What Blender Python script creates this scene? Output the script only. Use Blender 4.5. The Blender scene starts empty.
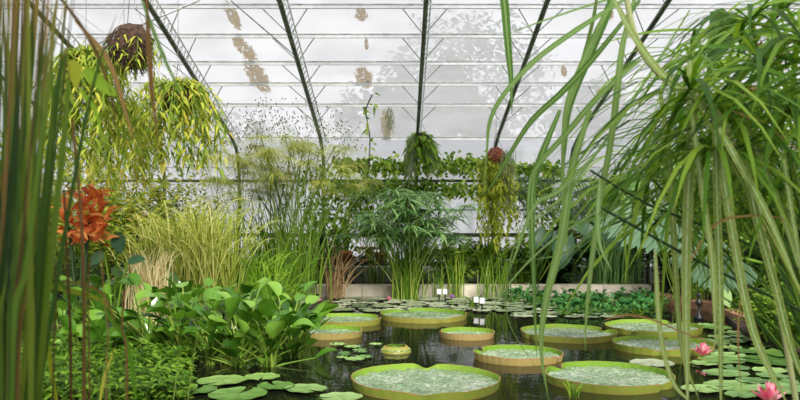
import bpy, math, random
from mathutils import Vector, Matrix, noise
R = random.Random(7)
V = Vector
PI = math.pi
S = bpy.context.scene
C = S.collection
# ------------------------------------------------------------------ camera, sky, sun, exposure
F, HY, H = 780.0, 222.0, 1.37          # focal length in pixels, horizon row, eye height over the water
cd = bpy.data.cameras.new('camera'); cam = bpy.data.objects.new('camera', cd); C.objects.link(cam)
cam.location = (0, 0, H); cam.rotation_euler = (PI/2, 0, 0)
cd.sensor_width = 36; cd.lens = F/800*36; cd.shift_y = (HY-200)/800
cd.clip_end = 200
cd.dof.use_dof = True; cd.dof.focus_distance = 7.0; cd.dof.aperture_fstop = 5.6
S.camera = cam
w = bpy.data.worlds.new('sky'); S.world = w; w.use_nodes = True
nt = w.node_tree; bg = nt.nodes['Background']
tc = nt.nodes.new('ShaderNodeTexCoord'); sx = nt.nodes.new('ShaderNodeSeparateXYZ')
rp = nt.nodes.new('ShaderNodeValToRGB')
nt.links.new(tc.outputs['Generated'], sx.inputs[0]); nt.links.new(sx.outputs[2], rp.inputs[0])
rp.color_ramp.elements[0].position = 0.0; rp.color_ramp.elements[0].color = (1.2, 1.22, 1.27, 1)
rp.color_ramp.elements[1].position = 0.6; rp.color_ramp.elements[1].color = (.95, .95, .98, 1)
nt.links.new(rp.outputs[0], bg.inputs[0]); bg.inputs[1].default_value = .86
sd = bpy.data.lights.new('sun', 'SUN'); sd.energy = 5.2; sd.angle = math.radians(20); sd.color = (1, .96, .88)
sun = bpy.data.objects.new('sun', sd); C.objects.link(sun); sun.rotation_euler = (math.radians(50), math.radians(14), 0)
S.view_settings.view_transform = 'Standard'; S.view_settings.look = 'None'
S.view_settings.exposure = 0.12; S.view_settings.gamma = 1; S.view_settings.use_curve_mapping = False

def P(px, py, D):                       # a point seen at a pixel of the photograph, D metres ahead
    return V(((px-400)/F*D, D, H-(py-HY)/F*D))
def onz(px, py, z=0.0):                 # the point of height z seen at a pixel
    return P(px, py, (H-z)*F/(py-HY))
def u(a, b): return R.uniform(a, b)
def lerp(a, b, t): return a+(b-a)*t

# ------------------------------------------------------------------ materials
def newmat(name):
    m = bpy.data.materials.new(name); m.use_nodes = True
    n = m.node_tree; n.nodes.clear()
    return m, n, n.nodes.new('ShaderNodeOutputMaterial')
def N(n, kind, **kw):
    x = n.nodes.new('ShaderNode'+kind)
    for k, v in kw.items(): setattr(x, k, v)
    return x
def ramp(n, cols, src):
    r = N(n, 'ValToRGB'); e = r.color_ramp.elements
    while len(e) < len(cols): e.new(.5)
    for i, c in enumerate(cols):
        if len(c) == 4: e[i].position = c[3]
        else: e[i].position = i/max(1, len(cols)-1)
        e[i].color = (c[0], c[1], c[2], 1)
    n.links.new(src, r.inputs[0]); return r.outputs[0]
def mixc(n, f, a, b, mode='MIX'):
    m = N(n, 'Mix', data_type='RGBA', blend_type=mode)
    for sock, v in ((m.inputs[0], f), (m.inputs[6], a), (m.inputs[7], b)):
        if hasattr(v, 'links'): n.links.new(v, sock)
        elif isinstance(v, (int, float)): sock.default_value = v
        else: sock.default_value = (v[0], v[1], v[2], 1)
    return m.outputs[2]
def math_(n, op, a, b=0.0, clamp=False):
    m = N(n, 'Math', operation=op); m.use_clamp = clamp
    for s_, v in ((m.inputs[0], a), (m.inputs[1], b)):
        if hasattr(v, 'links'): n.links.new(v, s_)
        else: s_.default_value = v
    return m.outputs[0]
def leafmat(name, cols, tip=None, tipat=.8, rib=None, edge=None, rough=.45, trans=.35, spots=None, spec=.2):
    m, n, out = newmat(name)
    at = N(n, 'Attribute', attribute_name='tint')
    col = ramp(n, cols, at.outputs['Fac'])
    uv = N(n, 'UVMap', uv_map='UVMap'); sp = N(n, 'SeparateXYZ'); n.links.new(uv.outputs[0], sp.inputs[0])
    ns = N(n, 'TexNoise'); ns.inputs['Scale'].default_value = 9
    tcn = N(n, 'TexCoord'); n.links.new(tcn.outputs['Object'], ns.inputs[0])
    col = mixc(n, math_(n, 'MULTIPLY', ns.outputs[0], .5), col, mixc(n, 1.0, col, (.7, .8, .6), 'MULTIPLY'))
    if rib:
        d = math_(n, 'ABSOLUTE', math_(n, 'SUBTRACT', sp.outputs[0], .5))
        col = mixc(n, math_(n, 'LESS_THAN', d, .09), col, rib)
    if edge:
        d = math_(n, 'ABSOLUTE', math_(n, 'SUBTRACT', sp.outputs[0], .5))
        col = mixc(n, math_(n, 'GREATER_THAN', d, .42), col, edge)
    if spots:
        n2 = N(n, 'TexNoise'); n2.inputs['Scale'].default_value = 90; n2.inputs['Detail'].default_value = 2
        n.links.new(tcn.outputs['Object'], n2.inputs[0])
        col = mixc(n, math_(n, 'MULTIPLY', math_(n, 'GREATER_THAN', n2.outputs[0], .55), .75), col, spots)
    if tip:
        mr = N(n, 'MapRange'); mr.inputs[1].default_value = tipat-.12; mr.inputs[2].default_value = tipat+.12
        n.links.new(sp.outputs[1], mr.inputs[0])
        col = mixc(n, mr.outputs[0], col, tip)
    b = N(n, 'BsdfPrincipled'); n.links.new(col, b.inputs['Base Color']); b.inputs['Roughness'].default_value = rough
    b.inputs['Specular IOR Level'].default_value = spec
    t = N(n, 'BsdfTranslucent')
    n.links.new(mixc(n, 1.0, col, (1.25, 1.2, .55), 'MULTIPLY'), t.inputs[0])
    mx = N(n, 'MixShader'); mx.inputs[0].default_value = trans
    n.links.new(b.outputs[0], mx.inputs[1]); n.links.new(t.outputs[0], mx.inputs[2]); n.links.new(mx.outputs[0], out.inputs[0])
    return m
def plain(name, c1, c2=None, rough=.6, scale=8, spec=.4, bump=0, metal=0, detail=4):
    m, n, out = newmat(name)
    b = N(n, 'BsdfPrincipled'); b.inputs['Roughness'].default_value = rough
    b.inputs['Specular IOR Level'].default_value = spec; b.inputs['Metallic'].default_value = metal
    tcn = N(n, 'TexCoord'); ns = N(n, 'TexNoise'); ns.inputs['Scale'].default_value = scale; ns.inputs['Detail'].default_value = detail
    n.links.new(tcn.outputs['Object'], ns.inputs[0])
    n.links.new(ramp(n, [(*c1, .35), (*(c2 or c1), .65)], ns.outputs[0]), b.inputs['Base Color'])
    if bump:
        bp = N(n, 'Bump'); bp.inputs['Strength'].default_value = bump; bp.inputs['Distance'].default_value = .02
        n.links.new(ns.outputs[0], bp.inputs['Height']); n.links.new(bp.outputs[0], b.inputs['Normal'])
    n.links.new(b.outputs[0], out.inputs[0]); return m

M = {}
M['mid'] = leafmat('leaf_mid', [(.02, .055, .005), (.10, .22, .015), (.30, .46, .045)])
M['bright'] = leafmat('leaf_bright', [(.04, .11, .008), (.17, .36, .02), (.42, .60, .06)])
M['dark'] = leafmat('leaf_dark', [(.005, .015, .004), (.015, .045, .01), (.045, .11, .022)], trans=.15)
M['yellow'] = leafmat('leaf_yellow', [(.10, .16, .012), (.40, .46, .04), (.74, .68, .13)], trans=.45)
M['trail'] = leafmat('leaf_trailing', [(.06, .11, .01), (.22, .34, .03), (.60, .64, .10), (.55, .38, .07)], trans=.45)
M['limeivy'] = leafmat('leaf_lime', [(.05, .13, .015), (.20, .36, .035), (.5, .6, .10)], trans=.45)
M['grey'] = leafmat('leaf_grey', [(.03, .08, .04), (.06, .13, .07), (.13, .22, .12)], rough=.35, trans=.25)
M['straw'] = leafmat('leaf_straw', [(.14, .22, .02), (.42, .48, .08), (.76, .70, .26)], trans=.3)
M['blond'] = leafmat('leaf_blond', [(.5, .38, .2), (.75, .62, .38), (.85, .75, .5)], trans=.3, rough=.7)
M['brown'] = leafmat('leaf_brown', [(.09, .045, .015), (.20, .11, .035), (.36, .22, .08)], trans=.15, rough=.7)
M['sedgegrey'] = leafmat('leaf_umbrella_sedge', [(.035, .10, .03), (.13, .28, .08), (.34, .50, .20)], rough=.35, trans=.3)
M['sedgeshade'] = leafmat('leaf_sedge_shaded', [(.010, .035, .004), (.04, .11, .012), (.14, .27, .03)], trans=.3)  # sedge green darkened, deep shadow put into the leaf colour
M['drybrown'] = leafmat('leaf_dry_brown', [(.20, .12, .06), (.38, .24, .12), (.55, .40, .22)], trans=.15, rough=.7)
M['orange'] = leafmat('leaf_orange', [(.42, .07, .02), (.85, .22, .06), (.95, .50, .16)], trans=.35)
M['hyac'] = leafmat('leaf_hyacinth', [(.03, .10, .008), (.11, .27, .025), (.25, .45, .06)], rough=.22, trans=.3, spec=.7)
M['stalk'] = leafmat('stalk_green', [(.05, .12, .01), (.16, .29, .03), (.36, .44, .09)], rough=.4, trans=.1)
M['reedf'] = leafmat('leaf_reed_near', [(.006, .018, .004), (.028, .075, .008), (.09, .17, .015), (.20, .27, .03)], tip=(.30, .17, .04), tipat=.93, trans=.35)
M['vari'] = leafmat('leaf_variegated', [(.10, .22, .04), (.18, .32, .06), (.30, .42, .12)], rib=(.52, .60, .34), spots=(.34, .42, .12), edge=(.42, .36, .12), trans=.3)
M['reed'] = leafmat('leaf_giant_reed', [(.06, .15, .03), (.13, .27, .06), (.25, .38, .12)], rib=(.30, .42, .17), trans=.35, rough=.35)
M['sedge'] = leafmat('leaf_sedge', [(.025, .08, .006), (.11, .26, .02), (.34, .50, .06)], trans=.4)
M['cane'] = leafmat('cane_pale', [(.30, .34, .12), (.5, .52, .24), (.65, .62, .36)], trans=.05)
M['moss'] = leafmat('spanish_moss', [(.25, .30, .18), (.40, .45, .28), (.6, .62, .42)], trans=.2, rough=.8)
M['dkstem'] = leafmat('stem_dark', [(.012, .03, .01), (.03, .06, .02), (.05, .09, .03)], trans=.0)
M['seed'] = plain('seed_brown', (.10, .05, .02), (.18, .09, .05))
M['root'] = plain('root_fibre', (.02, .010, .006), (.09, .05, .03), rough=.9, scale=25, bump=1.0)
M['redroot'] = plain('reddish_root_fibre', (.10, .02, .01), (.32, .10, .05), rough=.9, scale=25, bump=1.0)
M['steelgreen'] = plain('rafter_green_paint', (.03, .045, .02), (.09, .11, .05), rough=.5, scale=6)
M['whitemetal'] = plain('white_painted_metal', (.78, .79, .80), (.92, .93, .95), rough=.5, scale=12)
M['rail'] = plain('rail_weathered', (.35, .36, .34), (.75, .77, .77), rough=.6, scale=7)
M['wire'] = plain('wire', (.25, .25, .24), rough=.4, metal=.6)
M['stone'] = plain('kerb_stone', (.60, .52, .40), (.80, .72, .58), rough=.8, scale=5, bump=.3)
M['brick'] = plain('brick_edge', (.30, .14, .08), (.45, .26, .16), rough=.85, scale=12, bump=.4)
M['soil'] = plain('soil', (.018, .012, .008), (.05, .035, .02), rough=.95, scale=14, bump=.8)
M['bounceground'] = plain('outside_ground_bounce', (.6, .6, .58), (.75, .75, .72), rough=.9, scale=2)  # unseen ground outdoors, made pale to throw light onto the glass wall
M['terra'] = plain('terracotta', (.38, .11, .05), (.52, .19, .09), rough=.8, scale=10)
M['wood'] = plain('dark_wood', (.02, .014, .01), (.05, .04, .03), rough=.8)
M['black'] = plain('black_plastic', (.012, .012, .014), rough=.4)
M['card'] = plain('white_card', (.55, .55, .57), rough=.5)
M['bark'] = plain('bark', (.03, .025, .02), (.07, .06, .045), rough=.9)
M['plinth'] = plain('plinth_render', (.45, .47, .45), (.6, .6, .57), rough=.8)
M['petal'] = leafmat('petal_pink', [(.75, .08, .25), (.85, .22, .42), (.9, .5, .6)], trans=.3)
M['stamen'] = plain('stamen', (.8, .45, .06))
M['purple'] = leafmat('petal_purple', [(.35, .10, .5), (.45, .18, .6), (.5, .3, .7)], trans=.3)

# glazing: whitened translucent panes with algae and rust streaks of their own
def glassmat(name, stains, clear=1.0, tone=1.0):
    m, n, out = newmat(name)
    tcn = N(n, 'TexCoord'); ns = N(n, 'TexNoise'); ns.inputs['Scale'].default_value = 1.1; ns.inputs['Detail'].default_value = 5
    n.links.new(tcn.outputs['Object'], ns.inputs[0])
    col = ramp(n, [tuple(q*tone for q in c)+(p_,) for c, p_ in (((.76, .77, .80), .3), ((.88, .89, .92), .55), ((.95, .95, .98), .75))], ns.outputs[0])
    fine = N(n, 'TexNoise'); fine.inputs['Scale'].default_value = 16; fine.inputs['Detail'].default_value = 8; fine.inputs['Roughness'].default_value = .8
    fm = N(n, 'Mapping'); fm.inputs['Scale'].default_value = (1.5, .42, .42); n.links.new(tcn.outputs['Object'], fm.inputs[0]); n.links.new(fm.outputs[0], fine.inputs[0])
    tot = None
    for (x, y, rx, ry, sk) in stains:
        mp = N(n, 'Mapping'); mp.vector_type = 'TEXTURE'
        mp.inputs['Location'].default_value = (x, y, 0); mp.inputs['Rotation'].default_value = (0, 0, sk)
        mp.inputs['Scale'].default_value = (rx, ry, 1000)
        n.links.new(tcn.outputs['Object'], mp.inputs[0])
        ln = N(n, 'VectorMath', operation='LENGTH'); n.links.new(mp.outputs[0], ln.inputs[0])
        v = math_(n, 'MULTIPLY', math_(n, 'SUBTRACT', 1.5, ln.outputs[1], True), 1.0)
        tot = v if tot is None else math_(n, 'MAXIMUM', tot, v)
    trf = math_(n, 'MULTIPLY', ramp(n, [(.22, .22, .22, .35), (.55, .55, .55, .65)], ns.outputs[0]), clear)
    if tot is not None:
        msk = math_(n, 'GREATER_THAN', math_(n, 'MULTIPLY', tot, fine.outputs[0]), .445)
        stc = ramp(n, [(.08, .05, .02, .38), (.34, .26, .14, .62)], fine.outputs[0])
        col = mixc(n, math_(n, 'MULTIPLY', msk, .85), col, stc)
        trf = math_(n, 'MULTIPLY', trf, math_(n, 'SUBTRACT', 1.0, msk))
    d = N(n, 'BsdfDiffuse'); t = N(n, 'BsdfTranslucent'); tr = N(n, 'BsdfTransparent')
    n.links.new(col, d.inputs[0]); n.links.new(col, t.inputs[0])
    m1 = N(n, 'MixShader'); m1.inputs[0].default_value = .85
    n.links.new(d.outputs[0], m1.inputs[1]); n.links.new(t.outputs[0], m1.inputs[2])
    m2 = N(n, 'MixShader'); n.links.new(trf, m2.inputs[0])
    n.links.new(m1.outputs[0], m2.inputs[1]); n.links.new(tr.outputs[0], m2.inputs[2])
    n.links.new(m2.outputs[0], out.inputs[0]); return m

# ------------------------------------------------------------------ mesh collecting
class MB:
    def __init__(s): s.v = []; s.f = []; s.uv = []; s.t = []; s.mi = []
    def quadstrip(s, rows, us, vs, tint, mi=0, close=False):
        b = len(s.v); n = len(rows[0])
        for r in rows: s.v.extend(r)
        for i in range(len(rows)-1):
            for j in range(n-1 if not close else n):
                k = (j+1) % n
                s.f.append((b+i*n+j, b+i*n+k, b+(i+1)*n+k, b+(i+1)*n+j))
                u1 = us[j+1] if j+1 < len(us) else 1.0
                s.uv.append(((us[j], vs[i]), (u1, vs[i]), (u1, vs[i+1]), (us[j], vs[i+1])))
                s.t.append(tint); s.mi.append(mi)
    def face(s, pts, tint=.5, mi=0, uv=None):
        b = len(s.v); s.v.extend(pts); s.f.append(tuple(range(b, b+len(pts))))
        s.uv.append(uv or tuple((.3, .5) for _ in pts)); s.t.append(tint); s.mi.append(mi)
    def box(s, lo, hi, tint=.5, mi=0, mat=None):
        c = [V((x, y, z)) for x in (lo[0], hi[0]) for y in (lo[1], hi[1]) for z in (lo[2], hi[2])]
        if mat: c = [mat @ p for p in c]
        b = len(s.v); s.v.extend(c)
        for q in ((0, 1, 3, 2), (4, 6, 7, 5), (0, 4, 5, 1), (2, 3, 7, 6), (0, 2, 6, 4), (1, 5, 7, 3)):
            s.f.append(tuple(b+i for i in q)); s.uv.append(((.3, .3),)*4); s.t.append(tint); s.mi.append(mi)
    def tube(s, pts, r, n=5, tint=.5, mi=0, cap=True):
        rows = []; m = len(pts)
        if not hasattr(r, '__len__'): r = [r]*m
        elif len(r) == 2: r = [lerp(r[0], r[1], i/(m-1)) for i in range(m)]
        a = None
        for i, p in enumerate(pts):
            t = (pts[min(i+1, m-1)]-pts[max(i-1, 0)]); t = t.normalized() if t.length > 1e-9 else V((0, 0, 1))
            if a is None: a = t.cross(V((.13, .97, .21)) if abs(t.y) < .9 else V((1, 0, 0))).normalized()
            else: a = (a-t*a.dot(t)).normalized()
            c = t.cross(a)
            rows.append([p+(a*math.cos(2*PI*k/n)+c*math.sin(2*PI*k/n))*r[i] for k in range(n)])
        s.quadstrip(rows, [k/n for k in range(n)], [i/(m-1) for i in range(m)], tint, mi, True)
        if cap:
            s.face(rows[-1], tint, mi); s.face(rows[0][::-1], tint, mi)
    def bar(s, a, b, r, n=4, tint=.5, mi=0): s.tube([a, b], r, n, tint, mi)
    def lathe(s, prof, c, n=16, tint=.5, mi=0, wob=0):
        rows = [[c+V((r*math.cos(2*PI*k/n), r*math.sin(2*PI*k/n), z)) for k in range(n)] for r, z in prof]
        s.quadstrip(rows, [k/n for k in range(n)], [i/(len(prof)-1) for i in range(len(prof))], tint, mi, True)
    def ribbon(s, pts, w, tint=.5, face=None, fold=.18, mi=0, prof=None):
        """a leaf blade along pts; w widest width"""
        m = len(pts); rows = []
        for i, p in enumerate(pts):
            t = (pts[min(i+1, m-1)]-pts[max(i-1, 0)]); t = t.normalized() if t.length > 1e-9 else V((0, 0, 1))
            nr = face if face is not None else V((0, -1, .25))
            sd_ = t.cross(nr)
            sd_ = sd_.normalized() if sd_.length > 1e-4 else V((1, 0, 0))
            k = i/(m-1); ww = w*(prof(k) if prof else (min(1, .45+k*2.2)*(1-k**2.6)+.012))*.5
            nn = sd_.cross(t)
            rows.append([p-sd_*ww+nn*ww*fold, p.copy(), p+sd_*ww+nn*ww*fold])
        s.quadstrip(rows, [0, .5, 1], [i/(m-1) for i in range(m)], tint, mi)
    def leaf(s, b, d, L, W, tint, nrm=V((0, 0, 1)), droop=.3):
        d = d.normalized(); sd_ = d.cross(nrm)
        sd_ = sd_.normalized() if sd_.length > 1e-4 else V((1, 0, 0))
        up = sd_.cross(d)
        m1 = b+d*L*.4-V((0, 0, L*droop*.12)); tip = b+d*L-V((0, 0, L*droop))
        s.quadstrip([[b, b, b], [m1-sd_*W*.5+up*W*.12, m1, m1+sd_*W*.5+up*W*.12], [tip, tip, tip]], [0, .5, 1], [0, .5, 1], tint)
    def broad(s, b, d, nrm, L, W, tint, cup=.25, curl=.5, shape='ovate', nu=6, nv=7, wave=0):
        d = d.normalized(); sd_ = d.cross(nrm).normalized(); up = sd_.cross(d).normalized()
        rows = []; p = b.copy(); a = 0
        for i in range(nv+1):
            k = i/nv
            if shape == 'heart': hw = (.62+1.3*k)*(1-k)**.75 if k > 0 else .62
            elif shape == 'round': hw = math.sin(PI*min(1, .06+k*.94))**.55
            else: hw = math.sin(PI*(k**.75))**.8
            hw = max(hw, .02)*W*.5
            ang = -curl*k*1.6; dd = d*math.cos(ang)+up*math.sin(ang); uu = up*math.cos(ang)-d*math.sin(ang)
            row = []
            for j in range(nu+1):
                x = j/nu*2-1
                back = d*(-.22*L*abs(x)**1.5*(1-k)) if shape == 'heart' else V((0, 0, 0))
                row.append(p+sd_*x*hw+uu*(cup*x*x*hw+wave*W*math.sin(k*9+x*3)*abs(x))+back)
            rows.append(row); p = p+dd*(L/nv)
        s.quadstrip(rows, [j/nu for j in range(nu+1)], [i/nv for i in range(nv+1)], tint)
    def build(s, name, mats, parent=None, smooth=True):
        me = bpy.data.meshes.new(name); org = parent['_o'] if parent and '_o' in parent.keys() else None
        o_ = V(org) if org else V((0, 0, 0))
        me.from_pydata([tuple(p-o_) for p in s.v], [], s.f)
        l = me.uv_layers.new(name='UVMap'); flat = [c for q in s.uv for t in q for c in t]
        l.data.foreach_set('uv', flat)
        a = me.attributes.new('tint', 'FLOAT', 'FACE'); a.data.foreach_set('value', s.t)
        for m in (mats if isinstance(mats, (list, tuple)) else [mats]): me.materials.append(m)
        me.polygons.foreach_set('material_index', s.mi)
        me.polygons.foreach_set('use_smooth', [smooth]*len(s.f)); me.update()
        o = bpy.data.objects.new(name, me); C.objects.link(o)
        if parent: o.parent = parent
        return o
def tag(o, label, cat, group=None):
    o['label'] = label; o['category'] = cat
    if group: o['group'] = group
    o['kind'] = 'thing'
    return o
ROOTS = []
def thing(name, loc, label, cat, group=None):
    o = bpy.data.objects.new(name, None); C.objects.link(o); o.location = loc; o.empty_display_size = .1
    o['_o'] = tuple(loc); ROOTS.append(o)
    return tag(o, label, cat, group)
def struct(name, mb, mats, smooth=False):
    o = mb.build(name, mats, None, smooth); o['kind'] = 'structure'; return o
def stuff(name, mb, mats, label, cat):
    o = tag(mb.build(name, mats), label, cat); o['kind'] = 'stuff'; return o
def copy_thing(root, loc, rz=0, sc=1, label=None):
    r = root.copy(); C.objects.link(r); r.location = loc; r.rotation_euler = (0, 0, rz); r.scale = (sc, sc, sc)
    if label: r['label'] = label
    for ch in list(root.children):
        c = ch.copy(); C.objects.link(c); c.parent = r
        for g in ch.children:
            d = g.copy(); C.objects.link(d); d.parent = c
    return r
def spline(pts, n=16):
    """smooth curve through points"""
    out = []; q = [pts[0]*2-pts[1]]+list(pts)+[pts[-1]*2-pts[-2]]
    segs = len(pts)-1; per = max(2, n//segs)
    for i in range(segs):
        a, b, c, d = q[i:i+4]
        for k in range(per):
            t = k/per
            out.append(.5*((2*b)+(c-a)*t+(2*a-5*b+4*c-d)*t*t+(3*b-a-3*c+d)*t**3))
    out.append(pts[-1].copy()); return out
def arch(b, az, h, reach, n=9, sag=.4):
    """a shoot that rises h, reaching out, its tip sagging"""
    d = V((math.cos(az), math.sin(az), 0)); out = []
    for i in range(n):
        k = i/(n-1)
        out.append(b+d*reach*(k**1.6)+V((0, 0, h*(k*(1+sag)-sag*k**2.6))))
    return out

# ------------------------------------------------------------------ structure: pond, banks, kerbs
def water():
    m, n, out = newmat('pond_water')
    b = N(n, 'BsdfPrincipled'); b.inputs['Base Color'].default_value = (.010, .012, .006, 1)
    b.inputs['Roughness'].default_value = .03; b.inputs['IOR'].default_value = 1.33
    tcn = N(n, 'TexCoord'); ns = N(n, 'TexNoise'); ns.inputs['Scale'].default_value = 5; ns.inputs['Detail'].default_value = 2
    n.links.new(tcn.outputs['Object'], ns.inputs[0])
    bp = N(n, 'Bump'); bp.inputs['Strength'].default_value = .10; bp.inputs['Distance'].default_value = .02
    n.links.new(ns.outputs[0], bp.inputs['Height']); n.links.new(bp.outputs[0], b.inputs['Normal'])
    n.links.new(b.outputs[0], out.inputs[0]); return m
mb = MB(); mb.box((-9, 2.5, -.05), (9, 14.4, 0)); struct('pond_water', mb, water())
def slab(name, poly, z, mat):
    mb = MB(); top = [V((x, y, z)) for x, y in poly]; bot = [V((x, y, z-.4)) for x, y in poly]
    mb.face(top)
    for i in range(len(poly)):
        j = (i+1) % len(poly); mb.face([bot[i], bot[j], top[j], top[i]])
    return struct(name, mb, mat)
BL = [(-12, 3.2), (-2.2, 3.2), (-2.2, 5.2), (-2.05, 6.3), (-2.75, 6.9), (-3.3, 8), (-2.7, 9), (-1.9, 10.2), (-1.4, 11.5), (-1.25, 12.6), (-1.5, 14.4), (-12, 14.4)]
slab('ground_left', BL, .06, M['soil'])
BR = [(9, 5.2), (4.6, 5.2), (4.0, 7.4), (4.1, 9.3), (4.85, 11.9), (4.4, 13.9), (4.4, 14.4), (9, 14.4)]
slab('ground_right', BR, .06, M['soil'])
slab('ground_front', [(-12, -3), (9, -3), (9, 2.8), (-12, 2.8)], .05, M['soil'])
slab('ground_back', [(-12, 14.65), (9, 14.65), (9, 16.3), (-12, 16.3)], .12, M['soil'])
slab('ground_outside', [(-40, 16.3), (40, 16.3), (40, 60), (-40, 60)], 0, M['bounceground'])
mb = MB()
for i in range(12):
    x = -6+i*.885; mb.box((x, 14.3, -.2), (x+.875, 14.68, .205))
o = struct('trim_1', mb, M['stone'])
o = slab('trim_2', [(4.25, 13.9), (4.6, 14.1), (5.05, 11.9), (4.7, 9.3), (4.4, 9.3), (4.7, 11.9)], .12, M['brick'])

# ------------------------------------------------------------------ structure: glasshouse
def roofz(D): return 3.05+(16-D)*.235
XR = [-8.0, -6.4, -4.85, -3.31, -1.57, .34, 1.92, 3.5, 5.1, 6.8, 8.4]
prof = [(16.22, .45), (16.22, 2.55), (16.18, 2.85), (16.0, 3.08)]
wm = glassmat('wall_glazing', [], .3)
stn = []
for (px, py, rx, ry, sk) in ((262, 92, .0, 0, 0),): pass
def roofxy(px, py):
    e = (HY-py)/F; D = (3.05+16*.235-H)/(e+.235); return (px-400)/F*D, D
for (px0, py0, px1, py1, wd) in ((226, 2, 240, 34, .14), (232, 34, 256, 66, .20), (246, 56, 268, 98, .26), (361, 8, 362, 24, .14), (366, 40, 367, 52, .05), (360, 66, 368, 92, .22), (384, 108, 388, 145, .16),
                                 (563, 68, 565, 78, .08), (608, 10, 610, 22, .10), (598, 90, 604, 100, .1)):
    x0, y0 = roofxy(px0, py0); x1, y1 = roofxy(px1, py1)
    stn.append(((x0+x1)/2, (y0+y1)/2, wd, abs(y1-y0)/2*1.15+.1, math.atan2(-(x1-x0), (y1-y0))))
rm = glassmat('roof_glazing', stn, .75, .68)
mb = MB(); xs = [-8+16.4*i/8 for i in range(9)]
rows = [[V((x, d, z)) for x in xs] for d, z in prof]
mb.quadstrip(rows, [i/8 for i in range(9)], [0, .4, .7, 1], .5); struct('wall_back', mb, wm)
mb = MB(); rows = [[V((x, d, roofz(d)+.03)) for x in xs] for d in (16.0, 14, 12, 10.3)]
mb.quadstrip(rows, [i/8 for i in range(9)], [0, .3, .7, 1], .5); struct('ceiling', mb, rm)
mb = MB(); rows = [[V((x, d, z)) for x in xs] for d, z in ((-.8, 4.95), (-3, 4.4), (-8, 3.1))]  # unseen roof piece, added overhead to keep sun off the near plants
mb.quadstrip(rows, [i/8 for i in range(9)], [0, .5, 1], .5); struct('ceiling_sun_shade', mb, rm)
for nm, x in (('wall_left', -8), ('wall_right', 8.4)):
    mb = MB(); mb.face([V((x, 16.2, .45)), V((x, 5.5, .45)), V((x, 5.5, roofz(5.5))), V((x, 16, 3.05)), V((x, 16.2, 2.6))]); struct(nm, mb, wm)
mb = MB(); mb.box((-8, 16.1, 0), (8.4, 16.3, .45)); mb.box((-8.1, 5.5, 0), (-7.95, 16.2, .45)); mb.box((8.35, 5.5, 0), (8.5, 16.2, .45)); struct('wall_plinth', mb, M['plinth'])
# purlins and rails, one trim each
k = 3
for D in (15.86, 14.09, 13.17, 12.36, 11.45, 10.6, 9.75, 8.9, 8.05, 7.2, 6.35):
    z = roofz(D)-.02
    mb = MB(); mb.box((-8, D-.02, z-.028), (8.4, D+.02, z+.02)); mb.box((-8, D-.035, z+.02), (8.4, D+.035, z+.03), mi=1)
    struct('trim_%d' % k, mb, [M['whitemetal'], M['rail']]); k += 1
for z, hh, mt in ((2.22, .028, 'steelgreen'), (2.50, .012, 'rail'), (1.10, .04, 'steelgreen'), (1.62, .012, 'rail')):
    mb = MB(); mb.box((-8, 16.10, z-hh), (8.4, 16.18, z+hh)); struct('trim_%d' % k, mb, M[mt]); k += 1
# rafters with their white lattice chords
for i, x in enumerate(XR):
    mb = MB()
    pts = [V((x, 16.05, .12)), V((x, 16.05, 2.3)), V((x, 15.98, 2.62)), V((x, 15.75, 2.86))]+[V((x, D, roofz(D)-.17)) for D in (15.2, 14, 12, 10, 8, 6, 5.5)]
    for a, b in zip(pts, pts[1:]): mb.bar(a, b, .036, 6)
    o = struct('beam_rafter', mb, M['steelgreen'])
    mb = MB(); Ds = [15.86, 14.09, 13.17, 12.36, 11.45, 10.6, 9.75, 8.9, 8.05, 7.2, 6.35]
    mb.bar(V((x+.07, 15.9, roofz(15.9)-.05)), V((x+.07, 5.5, roofz(5.5)-.05)), .014, 4)
    for j in range(60):
        D = 15.8-j*.17
        a = V((x+.01, D, roofz(D)-.16)); b = V((x+.07, D-.09, roofz(D)-.05)); c = V((x+.01, D-.17, roofz(D)-.16))
        mb.bar(a, b, .008, 3); mb.bar(b, c, .008, 3)
    mb.build('lattice', M['whitemetal'], o)
    mb = MB()
    for D in Ds[1:]:
        for s_ in (-1, 1):
            a = V((x, D+.55, roofz(D+.55)-.15)); b = V((x+s_*.32, D, roofz(D)-.03)); mb.bar(a, b, .010, 4)
    mb.build('brace', M['whitemetal'], o)
# long slack cross ties under the roof
for (a, b) in (((230, 0, 9.9), (300, 60, 12.3)), ((200, 0, 10.0), (60, 60, 12.6)), ((120, 45, 12.3), (60, 0, 10.5))):
    p, q = P(*a), P(*b); mb = MB(); mb.bar(p, q, .012, 4)
    struct('trim_%d' % k, mb, M['rail']); k += 1

# trees outside the glass
def tree(px, D, h, r, n, label, mat='dark'):
    b = V(((px-400)/F*D, D, 0)); t = thing('garden_tree', b, label, 'tree', 'trees outside the glasshouse')
    mb = MB(); mb.tube([b, b+V((.1, 0, h*.5)), b+V((0, .1, h*.9))], (.14, .04), 7)
    for i in range(10):
        a = u(0, 6.3); z = h*u(.35, .85); q = b+V((math.cos(a)*r*.7, math.sin(a)*r*.7, z+.4)); mb.tube([b+V((.05, 0, z*.85)), q], (.04, .012), 5)
    mb.build('trunk', M['bark'], t)
    mb = MB()
    for i in range(n):
        a = u(0, 2*PI); ph = u(-1, 1); q = u(.35, 1)**.6
        rr = r*math.sqrt(1-ph*ph)*q; c = b+V((rr*math.cos(a), rr*math.sin(a), h*.68+ph*h*.34*q))
        c += V((noise.noise(c*.8)*.7, 0, noise.noise(c*.9+V((5, 5, 5)))*.7))
        mb.leaf(c, V((u(-1, 1), u(-1, 1), u(-.6, .6))), .32, .17, u(0, 1), V((u(-1, 1), u(-1, 1), 1)))
    mb.build('foliage', M[mat], t)
tree(470, 27, 8.6, 2.9, 2600, 'tallest tree outside the glass, blurred behind the third roof rafter')
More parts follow.
